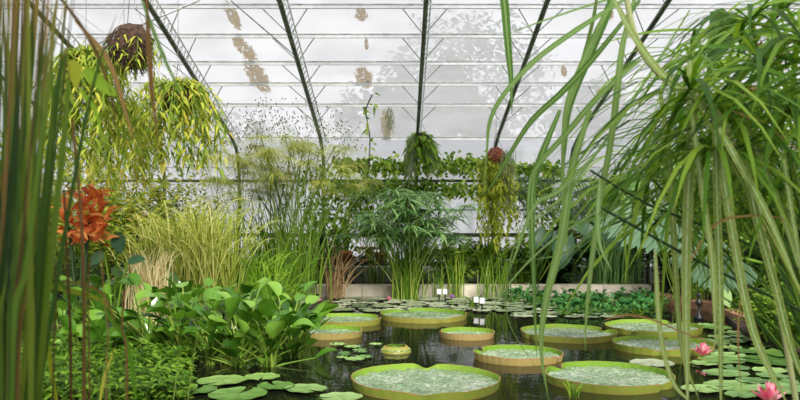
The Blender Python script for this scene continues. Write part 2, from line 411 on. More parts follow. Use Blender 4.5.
tree(385, 26, 6.6, 1.5, 1800, 'small dim tree outside the glass between the middle rafters')
tree(400, 23, 5.2, 1.0, 1800, 'dark bush outside the glass just left of the middle rafter')
tree(445, 23, 6.0, 1.5, 3000, 'dark bush outside the glass to the right of the middle rafter')
tree(590, 23, 5.2, 1.5, 3000, 'dark bush outside the glass behind the long green reed leaves')
tree(690, 24, 5.8, 1.9, 1500, 'tree outside the glass behind the upright twiggy shrub')
tree(250, 24, 4.2, 1.6, 900, 'pale low bush outside the glass behind the papyrus heads')

# ------------------------------------------------------------------ giant water lily pads
def padmat(name, hi):
    m, n, out = newmat(name)
    tcn = N(n, 'TexCoord')
    at = N(n, 'UVMap', uv_map='UVMap'); sp = N(n, 'SeparateXYZ'); n.links.new(at.outputs[0], sp.inputs[0])
    vo = N(n, 'TexVoronoi', feature='DISTANCE_TO_EDGE'); vo.inputs['Scale'].default_value = 17
    ns = N(n, 'TexNoise'); ns.inputs['Scale'].default_value = 30; ns.inputs['Detail'].default_value = 4
    n.links.new(tcn.outputs['Object'], vo.inputs[0]); n.links.new(tcn.outputs['Object'], ns.inputs[0])
    n2 = N(n, 'TexNoise'); n2.inputs['Scale'].default_value = 3.5; n.links.new(tcn.outputs['Object'], n2.inputs[0])
    col = ramp(n, [(.14, .25, .10, .3), (.28, .38, .22, .55), (.46, .54, .40, .75)], n2.outputs[0])  # pale stops put the white sheen of the wet-looking leaf into its colour
    ve = math_(n, 'LESS_THAN', vo.outputs[0], .035)
    col = mixc(n, math_(n, 'MULTIPLY', ve, .6), col, (.10, .20, .07))
    b = N(n, 'BsdfPrincipled'); n.links.new(col, b.inputs['Base Color']); b.inputs['Roughness'].default_value = hi
    b.inputs['Specular IOR Level'].default_value = 1.0; b.inputs['Coat Weight'].default_value = .6; b.inputs['Coat Roughness'].default_value = .2
    hgt = math_(n, 'ADD', math_(n, 'MULTIPLY', math_(n, 'MINIMUM', vo.outputs[0], .18), -3.0), math_(n, 'MULTIPLY', ns.outputs[0], .7))
    bp = N(n, 'Bump'); bp.inputs['Strength'].default_value = .8; bp.inputs['Distance'].default_value = .02
    n.links.new(hgt, bp.inputs['Height']); n.links.new(bp.outputs[0], b.inputs['Normal'])
    n.links.new(b.outputs[0], out.inputs[0]); return m
M['pad'] = padmat('giant_pad_top', .26)
def rimmat():
    m, n, out = newmat('giant_pad_rim_outside')
    at = N(n, 'UVMap', uv_map='UVMap'); sp = N(n, 'SeparateXYZ'); n.links.new(at.outputs[0], sp.inputs[0])
    tcn = N(n, 'TexCoord'); ns = N(n, 'TexNoise'); ns.inputs['Scale'].default_value = 14; n.links.new(tcn.outputs['Object'], ns.inputs[0])
    a = N(n, 'Attribute', attribute_name='tint')
    base = ramp(n, [(.21, .27, .03), (.28, .28, .05), (.37, .27, .10)], a.outputs['Fac'])
    f = math_(n, 'ADD', sp.outputs[1], math_(n, 'MULTIPLY', math_(n, 'SUBTRACT', ns.outputs[0], .5), .6))
    col = mixc(n, ramp(n, [(1, 1, 1, .0), (0, 0, 0, .45)], f), base, (.30, .20, .05))
    col = mixc(n, ramp(n, [(0, 0, 0, .92), (.7, .7, .7, 1.0)], f), col, (.42, .16, .08))
    b = N(n, 'BsdfPrincipled'); n.links.new(col, b.inputs['Base Color']); b.inputs['Roughness'].default_value = .5
    n.links.new(b.outputs[0], out.inputs[0]); return m
M['rimout'] = rimmat()
M['rimin'] = leafmat('giant_pad_rim_inside', [(.16, .32, .03), (.26, .44, .05), (.36, .52, .08)], trans=.3, rough=.4)
def giant_pad(px, yb, wpx, notch, tint, label, rh=.072, young=False):
    Db = (H-rh)*F/(yb-HY); D = Db/(1+wpx/1560); rad = wpx*D/F/2; c = V(((px-400)/F*D, D, 0))
    t = thing('giant_lily_pad', c, label, 'lily pad', 'giant lily pads with upturned rims')
    NA = 144; sd_ = u(0, 50)
    def rr(th):
        q = 1+.02*math.sin(2*th+sd_)+.012*math.sin(5*th+sd_*2)
        for a0, dp in ((notch, .13), (notch+PI, .07)):
            dd = (th-a0+PI) % (2*PI)-PI; q -= dp*math.exp(-(dd/.10)**2)
        return q*(rad-.02)
    def zz(r, th):
        
        q_ = V((r*math.cos(th)*13+sd_, r*math.sin(th)*13, 0)); rib = abs(math.sin(th*9+sd_))**6
        return .022+.013*(1-2*abs(noise.noise(q_)))*(.4+r/rad*.6)-.006*(1-r/rad)-.008*rib*(r/rad)+.004*noise.noise(q_*4)
    mb = MB(); rows = []
    for i in range(41):
        f = max(.02, i/40); rows.append([c+V((rr(2*PI*k/NA)*f*math.cos(2*PI*k/NA), rr(2*PI*k/NA)*f*math.sin(2*PI*k/NA), zz(rr(2*PI*k/NA)*f, 2*PI*k/NA))) for k in range(NA)])
    mb.quadstrip(rows, [k/NA for k in range(NA)], [i/40 for i in range(41)], .5, 0, True)
    mb.face(rows[0][::-1], .5)
    mb.build('leaf_surface', M['pad'], t)
    mb = MB(); out, inn = [], []
    for i in range(7):
        f = i/6; ro, ri = [], []
        for k in range(NA):
            th = 2*PI*k/NA; low = 0
            for a0, dp in ((notch, .5), (notch+PI, .35)):
                dd = (th-a0+PI) % (2*PI)-PI; low += dp*math.exp(-(dd/.13)**2)
            hh = rh*(1-low)*(1+.10*noise.noise(V((math.cos(th)*2+sd_, math.sin(th)*2, 1))))
            cr = .004*math.sin(k*PI/2+sd_)*f
            fl = (.016*f if not young else -.045*f*f)
            r_ = rr(th)*(1+0*f)+fl+cr
            z = -.02+(hh+.02)*f
            dr = V((math.cos(th), math.sin(th), 0))
            ro.append(c+dr*(r_+.004)+V((0, 0, z))); ri.append(c+dr*(r_-.003)+V((0, 0, max(z, .005))))
        out.append(ro); inn.append(ri)
    mb.quadstrip(out, [k/NA for k in range(NA)], [i/6 for i in range(7)], tint, 0, True)
    mb.quadstrip([out[-1], inn[-1]], [k/NA for k in range(NA)], [1, 1], tint, 0, True)
    mb.quadstrip(inn, [k/NA for k in range(NA)], [i/6 for i in range(7)], u(.2, .8), 1, True)
    mb.build('rim', [M['rimout'], M['rimin']], t)
    return c, rad
PADS = []
for a in ((425, 363, 150, 1.52, .1, 'largest giant lily pad, notched like a heart, at the front of the pond'),
          (608, 361, 128, 2.3, .15, 'giant lily pad at the front right, under the dangling reed leaf tips'),
          (518, 344.5, 87, 2.6, .9, 'giant lily pad with a pinkish red rim in mid pond behind the heart-shaped one'),
          (568, 324, 96, .4, .3, 'giant lily pad with yellow green rim before the mat of low leafy water plants'),
          (662, 335, 96, 1.2, .0, 'green rimmed giant lily pad crossed by the broad hanging variegated leaves, second from back'),
          (653, 319, 95, .8, .1, 'giant lily pad farthest back on the right, nearest the brick edging'),
          (423, 308, 88, 2.0, .5, 'giant lily pad farthest back in mid pond, in front of the umbrella sedge'),
          (467, 327, 55, 2.9, 1.0, 'small round giant lily pad with pale pink rim, alone in mid pond'),
          (345, 313, 74, .3, .4, 'giant lily pad beside the pink blossom behind the water hyacinths'),
          (330, 325, 66, .1, .8, 'giant lily pad with orange brown rim touching the water hyacinth leaves')):
    PADS.append(giant_pad(*a))
PADS.append(giant_pad(396, 343, 35, .2, .2, 'tiny young lily pad with its rim still curled inward', .06, True))

# ------------------------------------------------------------------ flat water lily pads
M['flat'] = leafmat('flat_pad_green', [(.07, .16, .03), (.14, .27, .06), (.24, .38, .11)], rough=.28, trans=.0, spec=.8)
M['flatg'] = leafmat('flat_pad_grey', [(.12, .17, .08), (.26, .31, .18), (.42, .45, .32)], rough=.3, trans=.0, spec=.8)
def flat_mesh(r, tint):
    mb = MB(); n = 28; rows = []
    a0 = .14
    for f, z in ((.03, .010), (.5, .006), (.9, .007), (1.0, .016)):
        rows.append([V((f*r*math.cos(lerp(a0, 2*PI-a0, k/n)), f*r*math.sin(lerp(a0, 2*PI-a0, k/n)), z+.004*math.sin(k*1.7))) for k in range(n+1)])
    mb.quadstrip(rows, [k/n for k in range(n+1)], [0, .5, .9, 1], tint); return mb
FLAT = []
def flat_pad(c, r, label, group, mat='flat', proto=[{}]):
    key = (mat, R.randrange(5))
    if key not in proto[0]:
        o = flat_mesh(1.0, key[1]/4).build('flat_lily_pad', M[mat]); proto[0][key] = o
    else: o = proto[0][key].copy(); C.objects.link(o)
    o.location = (c[0], c[1], .004+.003*R.randrange(4)); o.rotation_euler = (0, 0, u(0, 6.3)); o.scale = (r, r*u(.9, 1), .9)
    tag(o, label, 'lily pad', group); FLAT.append((c[0], c[1], r))
def free(x, y, r, tol=.85):
    return all((x-p.x)**2+(y-p.y)**2 > (r+q+.03)**2 for p, q in PADS) and all((x-a)**2+(y-b)**2 > ((r+q)*tol)**2 for a, b, q in FLAT)
for (px, py, wp, lab) in ((222, 383, 52, 'flat lily pad tucked under the water hyacinth stalks at the pond edge'),
                     (276, 388, 40, 'round flat lily pad right of the leafy bank, middle of the front row'),
                     (306, 391, 44, 'flat lily pad at the right end of the front row below the hyacinths'),
                     (238, 396, 62, 'broadest flat lily pad of the front row, nearest the camera'),
                     (196, 392, 42, 'flat lily pad touching the low ground cover on the bank'),
                     (341, 399, 44, 'flat lily pad between the hyacinths and the heart-shaped giant pad'),
                     (262, 379, 36, 'small flat lily pad half hidden below drooping hyacinth stalks'),
                     (652, 365, 44, 'pale crinkled flat lily pad behind the front right giant pad'),
                     (735, 388, 60, 'flat lily pad beside the pink lily at the front right corner'),
                     (772, 362, 60, 'flat lily pad before the ferny bank on the right'),
                     (722, 362, 46, 'flat lily pad between two hanging variegated leaves'),
                     (790, 392, 54, 'flat lily pad behind the pink bloom at the frame edge')):
    c = onz(px, py); flat_pad((c.x, c.y), wp*c.y/F/2, lab, 'flat lily pads near the front', 'flatg' if px == 652 else 'flat')
n = 0
tries = 0
while n < 125 and tries < 4000:
    tries += 1
    px, py = u(335, 612), u(298.5, 318)
    if py > 312 and px < 520: continue
    c = onz(px, py); r = u(.12, .24)
    if c.y > 14.1 or not free(c.x, c.y, r, .8): continue
    flat_pad((c.x, c.y), r, 'small flat lily pad in the floating carpet before the stone kerb', 'small floating lily pads by the kerb', 'flatg'); n += 1
n = 0
while n < 26:
    px, py = u(700, 800), u(318, 398)
    c = onz(px, py); r = u(.12, .22)
    if not free(c.x, c.y, r, .8) or c.x > 4.1: continue
    flat_pad((c.x, c.y), r, 'small flat lily pad on the dark water by the right bank', 'flat lily pads by the right bank', 'flat'); n += 1
n = 0
while n < 10:
    px, py = u(335, 350+30), u(345, 362)
    c = onz(px, py); r = u(.05, .10)
    if not free(c.x, c.y, r, .9): continue
    flat_pad((c.x, c.y), r, 'tiny floating leaf right of the water hyacinths', 'tiny floating leaves', 'flat'); n += 1

# blossoms
def blossom(px, py, z, size, label, mat='petal', np_=18):
    c = onz(px, py, z) if z is not None else None
    b = V((c.x, c.y, 0)); t = thing('water_lily_blossom', b, label, 'flower', 'lily blossoms')
    mb = MB(); mb.tube([b-V((0, 0, .02)), b+V((0, .01, z-size*.3))], .008, 6); mb.build('stem', M['stalk'], t)
    mb = MB()
    for i in range(np_):
        ring = i % 3; a = i*2.4; el = (.35, .75, 1.15)[ring]
        d = V((math.cos(a)*math.cos(el), math.sin(a)*math.cos(el), math.sin(el)))
        mb.broad(V((c.x, c.y, z-size*.3)), d, V((-math.cos(a)*math.sin(el), -math.sin(a)*math.sin(el), math.cos(el))), size*.62, size*.24, u(0, 1), .5, -.35, nu=4, nv=5)
    mb.build('petal', M[mat], t)
    mb = MB()
    for i in range(14):
        a = u(0, 6.3); mb.tube([V((c.x, c.y, z-size*.3)), V((c.x+math.cos(a)*size*.12, c.y+math.sin(a)*size*.12, z+size*.05))], .004*size/.2, 4)
    mb.build('stamen', M['stamen'], t)
blossom(703, 349, .10, .22, 'pink water lily bloom between two hanging leaves over the far pads')
blossom(770, 392, .12, .26, 'large pink water lily bloom at the bottom right corner')
blossom(318, 299, .12, .16, 'pink water lily bloom at the right edge of the green shrubs', np_=12)
blossom(389, 298, .08, .13, 'small pale pink bloom left of the umbrella sedge stems', np_=12)
blossom(452, 296, .16, .13, 'small purple bloom next to the white name tags', 'purple', 12)

# name tags
def name_tag(px, py, label):
    c = onz(px, py+10); t = thing('plant_name_tag', c, label, 'sign', 'white plant name tags')
    top = P(px, py, c.y)
    mb = MB(); mb.box((c.x-.012, c.y-.012, -.04), (c.x+.012, c.y+.012, top.z)); mb.build('stake', M['black'], t, False)
    m4 = Matrix.Translation(top) @ Matrix.Rotation(math.radians(-20), 4, 'X')
    mb = MB(); mb.box((-.036, -.025, -.045), (.036, -.018, .045), mat=m4); mb.build('card', M['card'], t, False)
name_tag(439, 292, 'white plant name tag on black stake, furthest left by the kerb')
name_tag(445, 292, 'white plant name tag touching the purple bloom')
name_tag(476, 300, 'tilted white name tag, left of the nearer pair')
name_tag(482, 301, 'tilted white name tag, right of the nearer pair')

# ------------------------------------------------------------------ plant builders
def grass(name, base, n, h, reach, wd, mats, label, cat, group=None, sag=.5, az=None, spread=.12, hv=.4, seg=8, partname='blade'):
    t = thing(name, base, label, cat, group); mb = MB()
    for i in range(n):
        a = u(0, 2*PI) if az is None else R.gauss(az[0], az[1])
        b = base+V((R.gauss(0, spread), R.gauss(0, spread*.7), 0)); hh = h*u(1-hv, 1)
        mb.ribbon(arch(b, a, hh, reach*u(.1, 1), seg, sag*u(.4, 1.3)), wd*u(.6, 1.1), u(0, 1), V((u(-.5, .5), -1, .2)))
    mb.build(partname, M[mats], t); return t
def shoot(mb, sb, pts, L, W, step, tv=(0, 1), droop=.3, r=.006, start=.15, jit=.5, stmi=None):
    sb.tube(pts, (r, r*.4), 4, u(0, 1), cap=False)
    acc = 0; tot = sum((b-a).length for a, b in zip(pts, pts[1:])); run = 0; side = 1
    for a, b in zip(pts, pts[1:]):
        sl = (b-a).length; d = (b-a).normalized() if sl > 0 else V((0, 0, 1))
        while acc < sl:
            if (run+acc)/tot > start:
                q = a+d*acc; az = u(0, 2*PI); side = -side
                o_ = V((math.cos(az), math.sin(az), u(-.2, .5)))
                mb.leaf(q, (o_+d*jit), L*u(.6, 1.15), W*u(.7, 1.1), u(*tv), V((u(-.5, .5), u(-.8, .1), 1)), droop*u(.3, 1.5))
            acc += step*u(.7, 1.3)
        acc -= sl; run += sl
def shrub(name, base, rx, ry, h, n, L, W, mats, label, cat='shrub', group=None, step=None, z0=.0, droop=.3, tv=(0, 1), sag=.35, start=.2):
    t = thing(name, base, label, cat, group); fb, sb = MB(), MB()
    for i in range(n):
        a = u(0, 2*PI); q = math.sqrt(u(0, 1)); hh = h*(1-.45*q*q)*u(.55, 1)
        b = base+V((math.cos(a)*rx*q*.35, math.sin(a)*ry*q*.35, z0))
        e = V((math.cos(a)*rx*q*.65, math.sin(a)*ry*q*.65, 0))
        pts = [b+e*(k/6)**1.4+V((R.gauss(0, .02), R.gauss(0, .02), hh*((k/6)*(1+sag)-sag*(k/6)**2.5))) for k in range(7)]
        shoot(fb, sb, pts, L, W, step or L*.26, tv, droop, start=start)
    fb.build('foliage', M[mats], t); sb.build('stem', M['stalk' if mats not in ('dark', 'brown') else 'dkstem'], t); return t
def trailing(name, top, rx, ry, drop, n, L, W, mats, label, ball=.2, wire_to=None, cat='hanging plant', group='hanging plants', root='root', up=1.1, step=None, tv=(0, 1), droop=.5, bloom=None):
    t = thing(name, top, label, cat, group); fb, sb = MB(), MB()
    for i in range(n):
        a = u(0, 2*PI); q = u(.2, 1); ex = V((math.cos(a)*rx*q, math.sin(a)*ry*q, 0)); dz = drop*u(.25, 1)
        pts = [top+ex*min(1, (k/7)*2.2)**.8+V((R.gauss(0, .015), R.gauss(0, .015), up*math.sin(min(1, k/7*2.5)*PI)*ball*1.5-dz*(k/7)**1.3)) for k in range(8)]
        shoot(fb, sb, pts, L, W, step or L*.45, tv, droop, r=.004, start=.05, jit=.8)
    fb.build('foliage', M[mats], t); sb.build('stem', M['stalk'], t)
    if ball:
        mb = MB(); pr = []
        rows = []
        for i in range(11):
            ph = PI*i/10; row = []
            for k in range(18):
                th = 2*PI*k/18; d = V((math.sin(ph)*math.cos(th), math.sin(ph)*math.sin(th), math.cos(ph)))
                row.append(top+d*ball*(1+.25*noise.noise(d*4+top)))
            rows.append(row)
        mb.quadstrip(rows, [k/18 for k in range(18)], [i/10 for i in range(11)], .5, 0, True)
        for i in range(220):
            d = V((u(-1, 1), u(-1, 1), u(-1, .7))).normalized(); p = top+d*ball*.95
            mb.tube([p, p+d*ball*.16+V((u(-.03, .03), 0, -.04)), p+d*ball*.2-V((u(-.03, .03), 0, ball*u(.15, .5)))], (.006, .002), 3, cap=False)
        mb.build('root_ball', M[root], t)
        mb = MB(); wt = wire_to or V((top.x, top.y, roofz(top.y)))
        for a in (0, 2.1, 4.2): mb.tube([top+V((math.cos(a)*ball, math.sin(a)*ball, 0)), top+V((0, 0, ball*2.6))], .004, 4)
        mb.tube([top+V((0, 0, ball*2.6)), wt], .004, 4)
        mb.build('wire', M['wire'], t)
    return t
def umbel_plant(name, base, n, h, reach, nray, rl, rw, mats, label, cat='sedge', hv=.4, group=None, droop=.6, stem=.006, spread=.15, smat='stalk', az=None, heads=None):
    t = thing(name, base, label, cat, group); hb, sb = MB(), MB()
    for i in range(n if heads is None else len(heads)):
        if heads is not None: hb, sb = MB(), MB()
        b = base+V((R.gauss(0, spread), R.gauss(0, spread*.6), 0))
        if heads is None:
            a = u(0, 2*PI) if az is None else R.gauss(az[0], az[1])
            pts = arch(b, a, h*u(1-hv, 1), reach*u(.1, 1), 9, .12)
        else:
            e = heads[i]; mid = b.lerp(e, .55)+V((0, 0, (e-b).length*.06)); pts = spline([b, mid, e], 10)
        sb.tube(pts, (stem, stem*.6), 5, u(0, 1), cap=False)
        e = pts[-1]; ax = (pts[-1]-pts[-2]).normalized()
        for k in range(nray):
            a = 2*PI*k/nray+u(-.2, .2); el = u(-.1, .7)
            d = V((math.cos(a)*math.cos(el), math.sin(a)*math.cos(el), math.sin(el))); l_ = rl*u(.7, 1.1)
            pp = [e+d*l_*q+V((0, 0, -l_*droop*q*q)) for q in (0, .25, .5, .75, 1)]
            hb.ribbon(pp, rw*u(.7, 1.1), u(0, 1), V((0, -.3, 1)))
        if heads is not None:
            ub = hb.build('umbel', M[mats], t); ub['_o'] = t['_o']; sb.build('stem', M[smat], ub); del ub['_o']
    if heads is not None: return t
    hb.build('umbel', M[mats], t); sb.build('stem', M[smat], t); return t

# ------------------------------------------------------------------ water hyacinths
def hyacinth(px, py, hgt, n, spread, label):
    b = onz(px, py); t = thing('water_hyacinth', b, label, 'water plant', 'water hyacinths on the left of the pond')
    for i in range(int(n*1.35)):
        lb, sb = MB(), MB()
        a = u(0, 2*PI); rch = spread*u(.15, 1); h = 1.1*hgt*u(.18, 1)*(1-.35*(rch/spread)**2)
        p0 = b+V((u(-.06, .06), u(-.06, .06), -.02)); d = V((math.cos(a), math.sin(a), 0))
        pts = [p0+d*rch*(k/7)**1.5+V((0, 0, h*(k/7)**.9)) for k in range(8)]
        sb.tube(pts, [.009, .014, .013, .010, .008, .007, .006, .005], 6, u(0, 1), cap=False)
        e = pts[-1]; L = u(.14, .26); tl = u(.15, 1.25)
        dd = (d*math.cos(tl)+V((u(-.3, .3), u(-.3, .3), math.sin(tl)))).normalized()
        nr = (V((0, 0, 1))-d*math.tan(min(tl, 1.2))*.7+V((u(-.4, .4), u(-.5, .2), 0)))
        if abs(dd.dot(nr.normalized())) > .95: nr = V((0, -1, .3))
        lb.broad(e, dd, nr, L, L*u(.62, .85), u(0, 1), u(.15, .6), u(-.1, .75), 'round' if R.random() < .6 else 'ovate', 6, 8, .03)
        lf = lb.build('leaf', M['hyac'], t); lf['_o'] = tuple(b); sb.build('petiole', M['stalk'], lf); del lf['_o']
for a in ((64, 352, .62, 20, .40, 'water hyacinth glimpsed between reed clump and brown stalks'), (88, 366, .45, 16, .36, 'low water hyacinth among the ground cover behind the brown stalks'),
          (90, 335, .62, 20, .40, 'water hyacinth at the far back left under the dark shrub'), (112, 350, .62, 22, .42, 'water hyacinth just right of the brown dry stalks'),
          (150, 358, .74, 30, .45, 'water hyacinth below the blond dry grass tuft'),
          (182, 362, .70, 30, .42, 'water hyacinth between the blond grass tuft and the tucked flat pad'),
          (212, 364, .66, 28, .40, 'water hyacinth above the tucked flat pad'),
          (240, 366, .64, 28, .40, 'water hyacinth at the middle front, above the broadest flat pad'),
          (268, 366, .60, 28, .42, 'water hyacinth with sprawling yellowish stalks at the clump front right'),
          (292, 358, .62, 26, .42, 'water hyacinth at the right end reaching over open water'),
          (168, 336, .66, 24, .42, 'water hyacinth at the back below the straw coloured grass'),
          (205, 334, .62, 24, .42, 'water hyacinth at the back in front of the bright grass skirts'),
          (246, 336, .60, 24, .42, 'water hyacinth at the back before the feathery green shrub'),
          (288, 338, .60, 24, .42, 'water hyacinth nearest the pink blossom at the back right'),
          (132, 330, .60, 22, .42, 'water hyacinth at the back left under the orange leaved plant')):
    hyacinth(*a)

# bank cover, bottom left
mb = MB()
for i in range(9000):
    px, py = u(-20, 215), u(338, 402); c = onz(px, py, .06)
    if c.x > -1.95 and px > 190: continue
    if c.y < 5.4: continue
    c.z = .06+u(0, .13)+.06*noise.noise(c*3)
    mb.leaf(c, V((u(-1, 1), u(-1, 1), u(-.1, .7))), u(.06, .12), u(.02, .045), u(0, .8), V((u(-.4, .4), -.4, 1)))
stuff('ground_cover', mb, M['mid'], 'mat of small bright green leaves covering the bank at the lower left', 'ground cover')

# ------------------------------------------------------------------ left bank, back to front
G = V
shrub('climbing_shrub', G((-6.3, 15.0, .06)), 1.3, .5, 2.75, 90, .2, .075, 'yellow', 'tall yellow green climber against the glass at far left')
shrub('leafy_shrub', G((-4.9, 13.2, .06)), 1.5, .8, 3.05, 110, .19, .07, 'trail', 'yellow green shrub behind the straw coloured ornamental grass')
shrub('leafy_shrub', G((-3.9, 13.5, .06)), 1.1, .6, 2.75, 80, .17, .06, 'yellow', 'yellow green shrub whose tips show above the straw coloured grass')
shrub('leafy_shrub', G((-4.4, 12.3, .06)), .9, .5, 2.2, 80, .17, .06, 'trail', 'mottled leafy shrub directly above the blond grass tuft')
shrub('leafy_shrub', G((-5.4, 11.0, .06)), 1.1, .8, 3.1, 80, .2, .07, 'trail', 'green shrub growing behind the orange leaved plant')
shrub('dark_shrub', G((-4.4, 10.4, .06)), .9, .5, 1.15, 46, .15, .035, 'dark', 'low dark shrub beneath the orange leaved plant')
shrub('dark_shrub', G((-5.6, 8.6, .06)), 1.0, .7, 1.5, 60, .18, .07, 'mid', 'leafy shrub on the bank behind the near reed clump')
shrub('leafy_shrub', G((-4.9, 12.0, .06)), .8, .5, 1.7, 46, .13, .05, 'limeivy', 'fresh green shrub between the orange plant and the straw grass')
grass('ornamental_grass', G((-2.95, 11.6, .06)), 420, 1.55, 1.0, .020, 'straw', 'tall straw coloured ornamental grass behind the water hyacinths', 'grass', sag=1.0, spread=.25)
grass('ornamental_grass', G((-3.6, 11.9, .06)), 260, 1.45, .8, .020, 'straw', 'smaller straw coloured grass between yellow shrub and tall straw grass', 'grass', sag=.8, spread=.2)
grass('ornamental_grass', G((-2.2, 11.9, .06)), 240, .85, .75, .016, 'bright', 'bright green fountain grass right of the straw coloured grass', 'grass', sag=.9, spread=.22)
grass('dry_grass', G((-3.05, 9.4, .06)), 130, 1.0, .36, .016, 'blond', 'blond dried grass tuft in front of the dark shrub', 'grass', sag=.7, spread=.10)
shrub('feathery_shrub', G((-1.75, 11.4, .06)), .55, .35, .62, 90, .06, .012, 'bright', 'low feathery bright green shrub behind the hyacinths')
shrub('feathery_shrub', G((-2.3, 10.9, .06)), .55, .35, .62, 80, .06, .012, 'bright', 'feathery green shrub at the foot of the fountain grass')
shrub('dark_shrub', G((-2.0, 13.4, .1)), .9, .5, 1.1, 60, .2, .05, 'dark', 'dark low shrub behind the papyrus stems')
# orange plant
t = thing('orange_croton', P(84, 320, 8.8)*1, 'plant with upright bright orange red leaves, left of the shrubs', 'potted plant')
t.location.z = .06; t['_o'] = tuple(t.location); b0 = V(t.location)
fb = MB(); sb = MB()
for i in range(5):
    tp = P(u(66, 98), u(205, 235), 8.8); sb.tube([b0+V((u(-.1, .1), 0, 0)), tp], (.02, .012), 5)
for i in range(170):
    q = P(u(63, 105), u(192, 246), 8.8+u(-.2, .2)); a = u(0, 6.3); el = u(.1, 1.3)
    d = V((math.cos(a)*math.cos(el), math.sin(a)*math.cos(el), math.sin(el)))
    fb.broad(q, d, V((u(-.5, .5), -.6, 1)), u(.12, .24), u(.05, .08), u(0, 1), .3, .5, nu=4, nv=5, wave=.06)
fb.build('foliage', M['orange'], t); sb.build('stem', M['dkstem'], t)
# single large leaf right of it
def leafplant(name, base, leaves, mats, label, cat, shape='heart', group=None):
    t = thing(name, base, label, cat, group)
    for (e, d, nr, L, W_) in leaves:
        lb, sb = MB(), MB()
        mid = base.lerp(e, .5)+V((0, 0, .15*(e-base).length)); sb.tube(spline([base, mid, e], 8), (.014, .008), 6, u(0, 1), cap=False)
        lb.broad(e, d, nr, L, W_, u(0, 1), .15, .35, shape, 8, 10, .02)
        lf = lb.build('leaf', M[mats], t); lf['_o'] = t['_o']; sb.build('petiole', M['stalk'], lf); del lf['_o']
    return t
leafplant('broadleaf_plant', G((-3.3, 9.0, .06)), [(P(118, 232, 8.9), V((.1, -.2, -1)), V((0, -1, .1)), .26, .17), (P(104, 252, 8.9), V((-.6, -.2, -.5)), V((0, -1, .5)), .22, .14), (P(128, 262, 8.9), V((.6, -.2, .2)), V((0, -1, .8)), .22, .13)], 'grey', 'plant with rounded grey green leaves beside the orange one', 'plant', 'ovate')

# papyrus group
umbel_plant('papyrus', G((-1.75, 12.7, .1)), 44, 2.65, 1.3, 90, .36, .007, 'straw', 'tall papyrus with misty straw heads, left of the first full rafter', 'papyrus', .35, spread=.2, stem=.011)
umbel_plant('papyrus', G((-2.55, 12.8, .1)), 30, 2.5, .9, 90, .36, .007, 'straw', 'papyrus with hazy heads above the straw grass', 'papyrus', .35, spread=.18)
grass('reed_clump', G((-1.8, 12.9, .1)), 60, 1.75, 1.1, .030, 'mid', 'upright green rushes among the papyrus stems', 'rush', sag=.15, spread=.22)
# airy seed haze
t = thing('airy_seed_grass', G((-1.5, 12.4, .1)), 'thin airy plant whose dark seeds dot the panes above the papyrus', 'grass'); sb, db = MB(), MB()
for i in range(90):
    q = P(u(222, 352), 112+abs(R.gauss(0, 45)), 12.4+u(-.4, .4)); b = G((-1.6+u(-.3, .3), 12.4+u(-.2, .2), .1)); mid = b.lerp(q, .6)+V((0, 0, .3))
    sb.tube(spline([b, mid, q], 8), (.003, .0012), 3, cap=False)
    for j in range(9):
        e = q+V((u(-.22, .22), u(-.2, .2), u(-.25, .25))); sb.tube([q-V((0, 0, .05)), e], (.001, .001), 3, cap=False)
        db.lathe([(.002, -.013), (.012, 0), (.002, .013)], e, 5)
sb.build('stem', M['stalk'], t); db.build('seed_head', M['seed'], t)

# ------------------------------------------------------------------ back bench, pots
t = thing('plant_bench', G((.2, 15.4, .12)), 'low dark plant bench against the glass wall behind the kerb', 'bench')
mb = MB()
for i in range(4): mb.box((-2.9, 15.05+i*.21, .52), (3.4, 15.05+i*.21+.19, .56))
mb.build('bench_top', M['wood'], t, False)
for x in (-2.8, -1.2, .4, 1.9, 3.3):
    for y in (15.08, 15.82):
        mb = MB(); mb.box((x-.03, y-.03, .11), (x+.03, y+.03, .52)); mb.build('leg', M['wood'], t, False)
def pot(px, r, h, label, y=15.3, z=.56, saucer=False):
    c = V(((px-400)/F*y, y, z)); t = thing('terracotta_pot', c, label, 'flower pot', 'terracotta pots on the bench')
    mb = MB(); mb.lathe([(.001, 0), (r*.7, 0), (r*.95, h*.78), (r*1.08, h*.78), (r*1.08, h), (r*.95, h), (r*.9, h*.85), (.001, h*.85)], c, 20); mb.build('body', M['terra'], t)
    mb = MB(); mb.lathe([(r*.9, h*.86), (.001, h*.88)], c, 20); mb.build('soil', M['soil'], t)
    return c+V((0, 0, h*.86))
c1 = pot(346, .13, .24, 'terracotta pot on the bench under the arching strap leaf plant')
c2 = pot(381, .13, .22, 'terracotta pot beside the left of the umbrella sedge')
c3 = pot(338, .10, .18, 'small terracotta pot at the left end of the bench', 15.5)
t = thing('terracotta_saucer', G(((369-400)/F*15.6, 15.6, .56)), 'orange red saucer raised on an upturned pot beside the bench foliage', 'saucer')
mb = MB(); c = V(t.location); mb.lathe([(.11, 0), (.08, .26), (.001, .26)], c, 18); mb.build('pot', M['terra'], t)
mb = MB(); mb.lathe([(.001, .262), (.20, .262), (.24, .31), (.22, .31), (.19, .28), (.001, .28)], c, 22); mb.build('dish', M['terra'], t)
grass('strap_leaf_plant', c1, 16, .75, .65, .055, 'bright', 'arching strap leaved plant in the left terracotta pot', 'potted plant', 'plants in pots on the bench', sag=.9, spread=.02)
grass('strap_leaf_plant', c2, 22, .5, .4, .03, 'mid', 'short strap leaved plant in the pot beside the sedge', 'potted plant', 'plants in pots on the bench', sag=.7, spread=.02)
grass('strap_leaf_plant', c3, 14, .6, .4, .04, 'mid', 'strap leaved plant in the small pot at the bench end', 'potted plant', 'plants in pots on the bench', sag=.9, spread=.02)
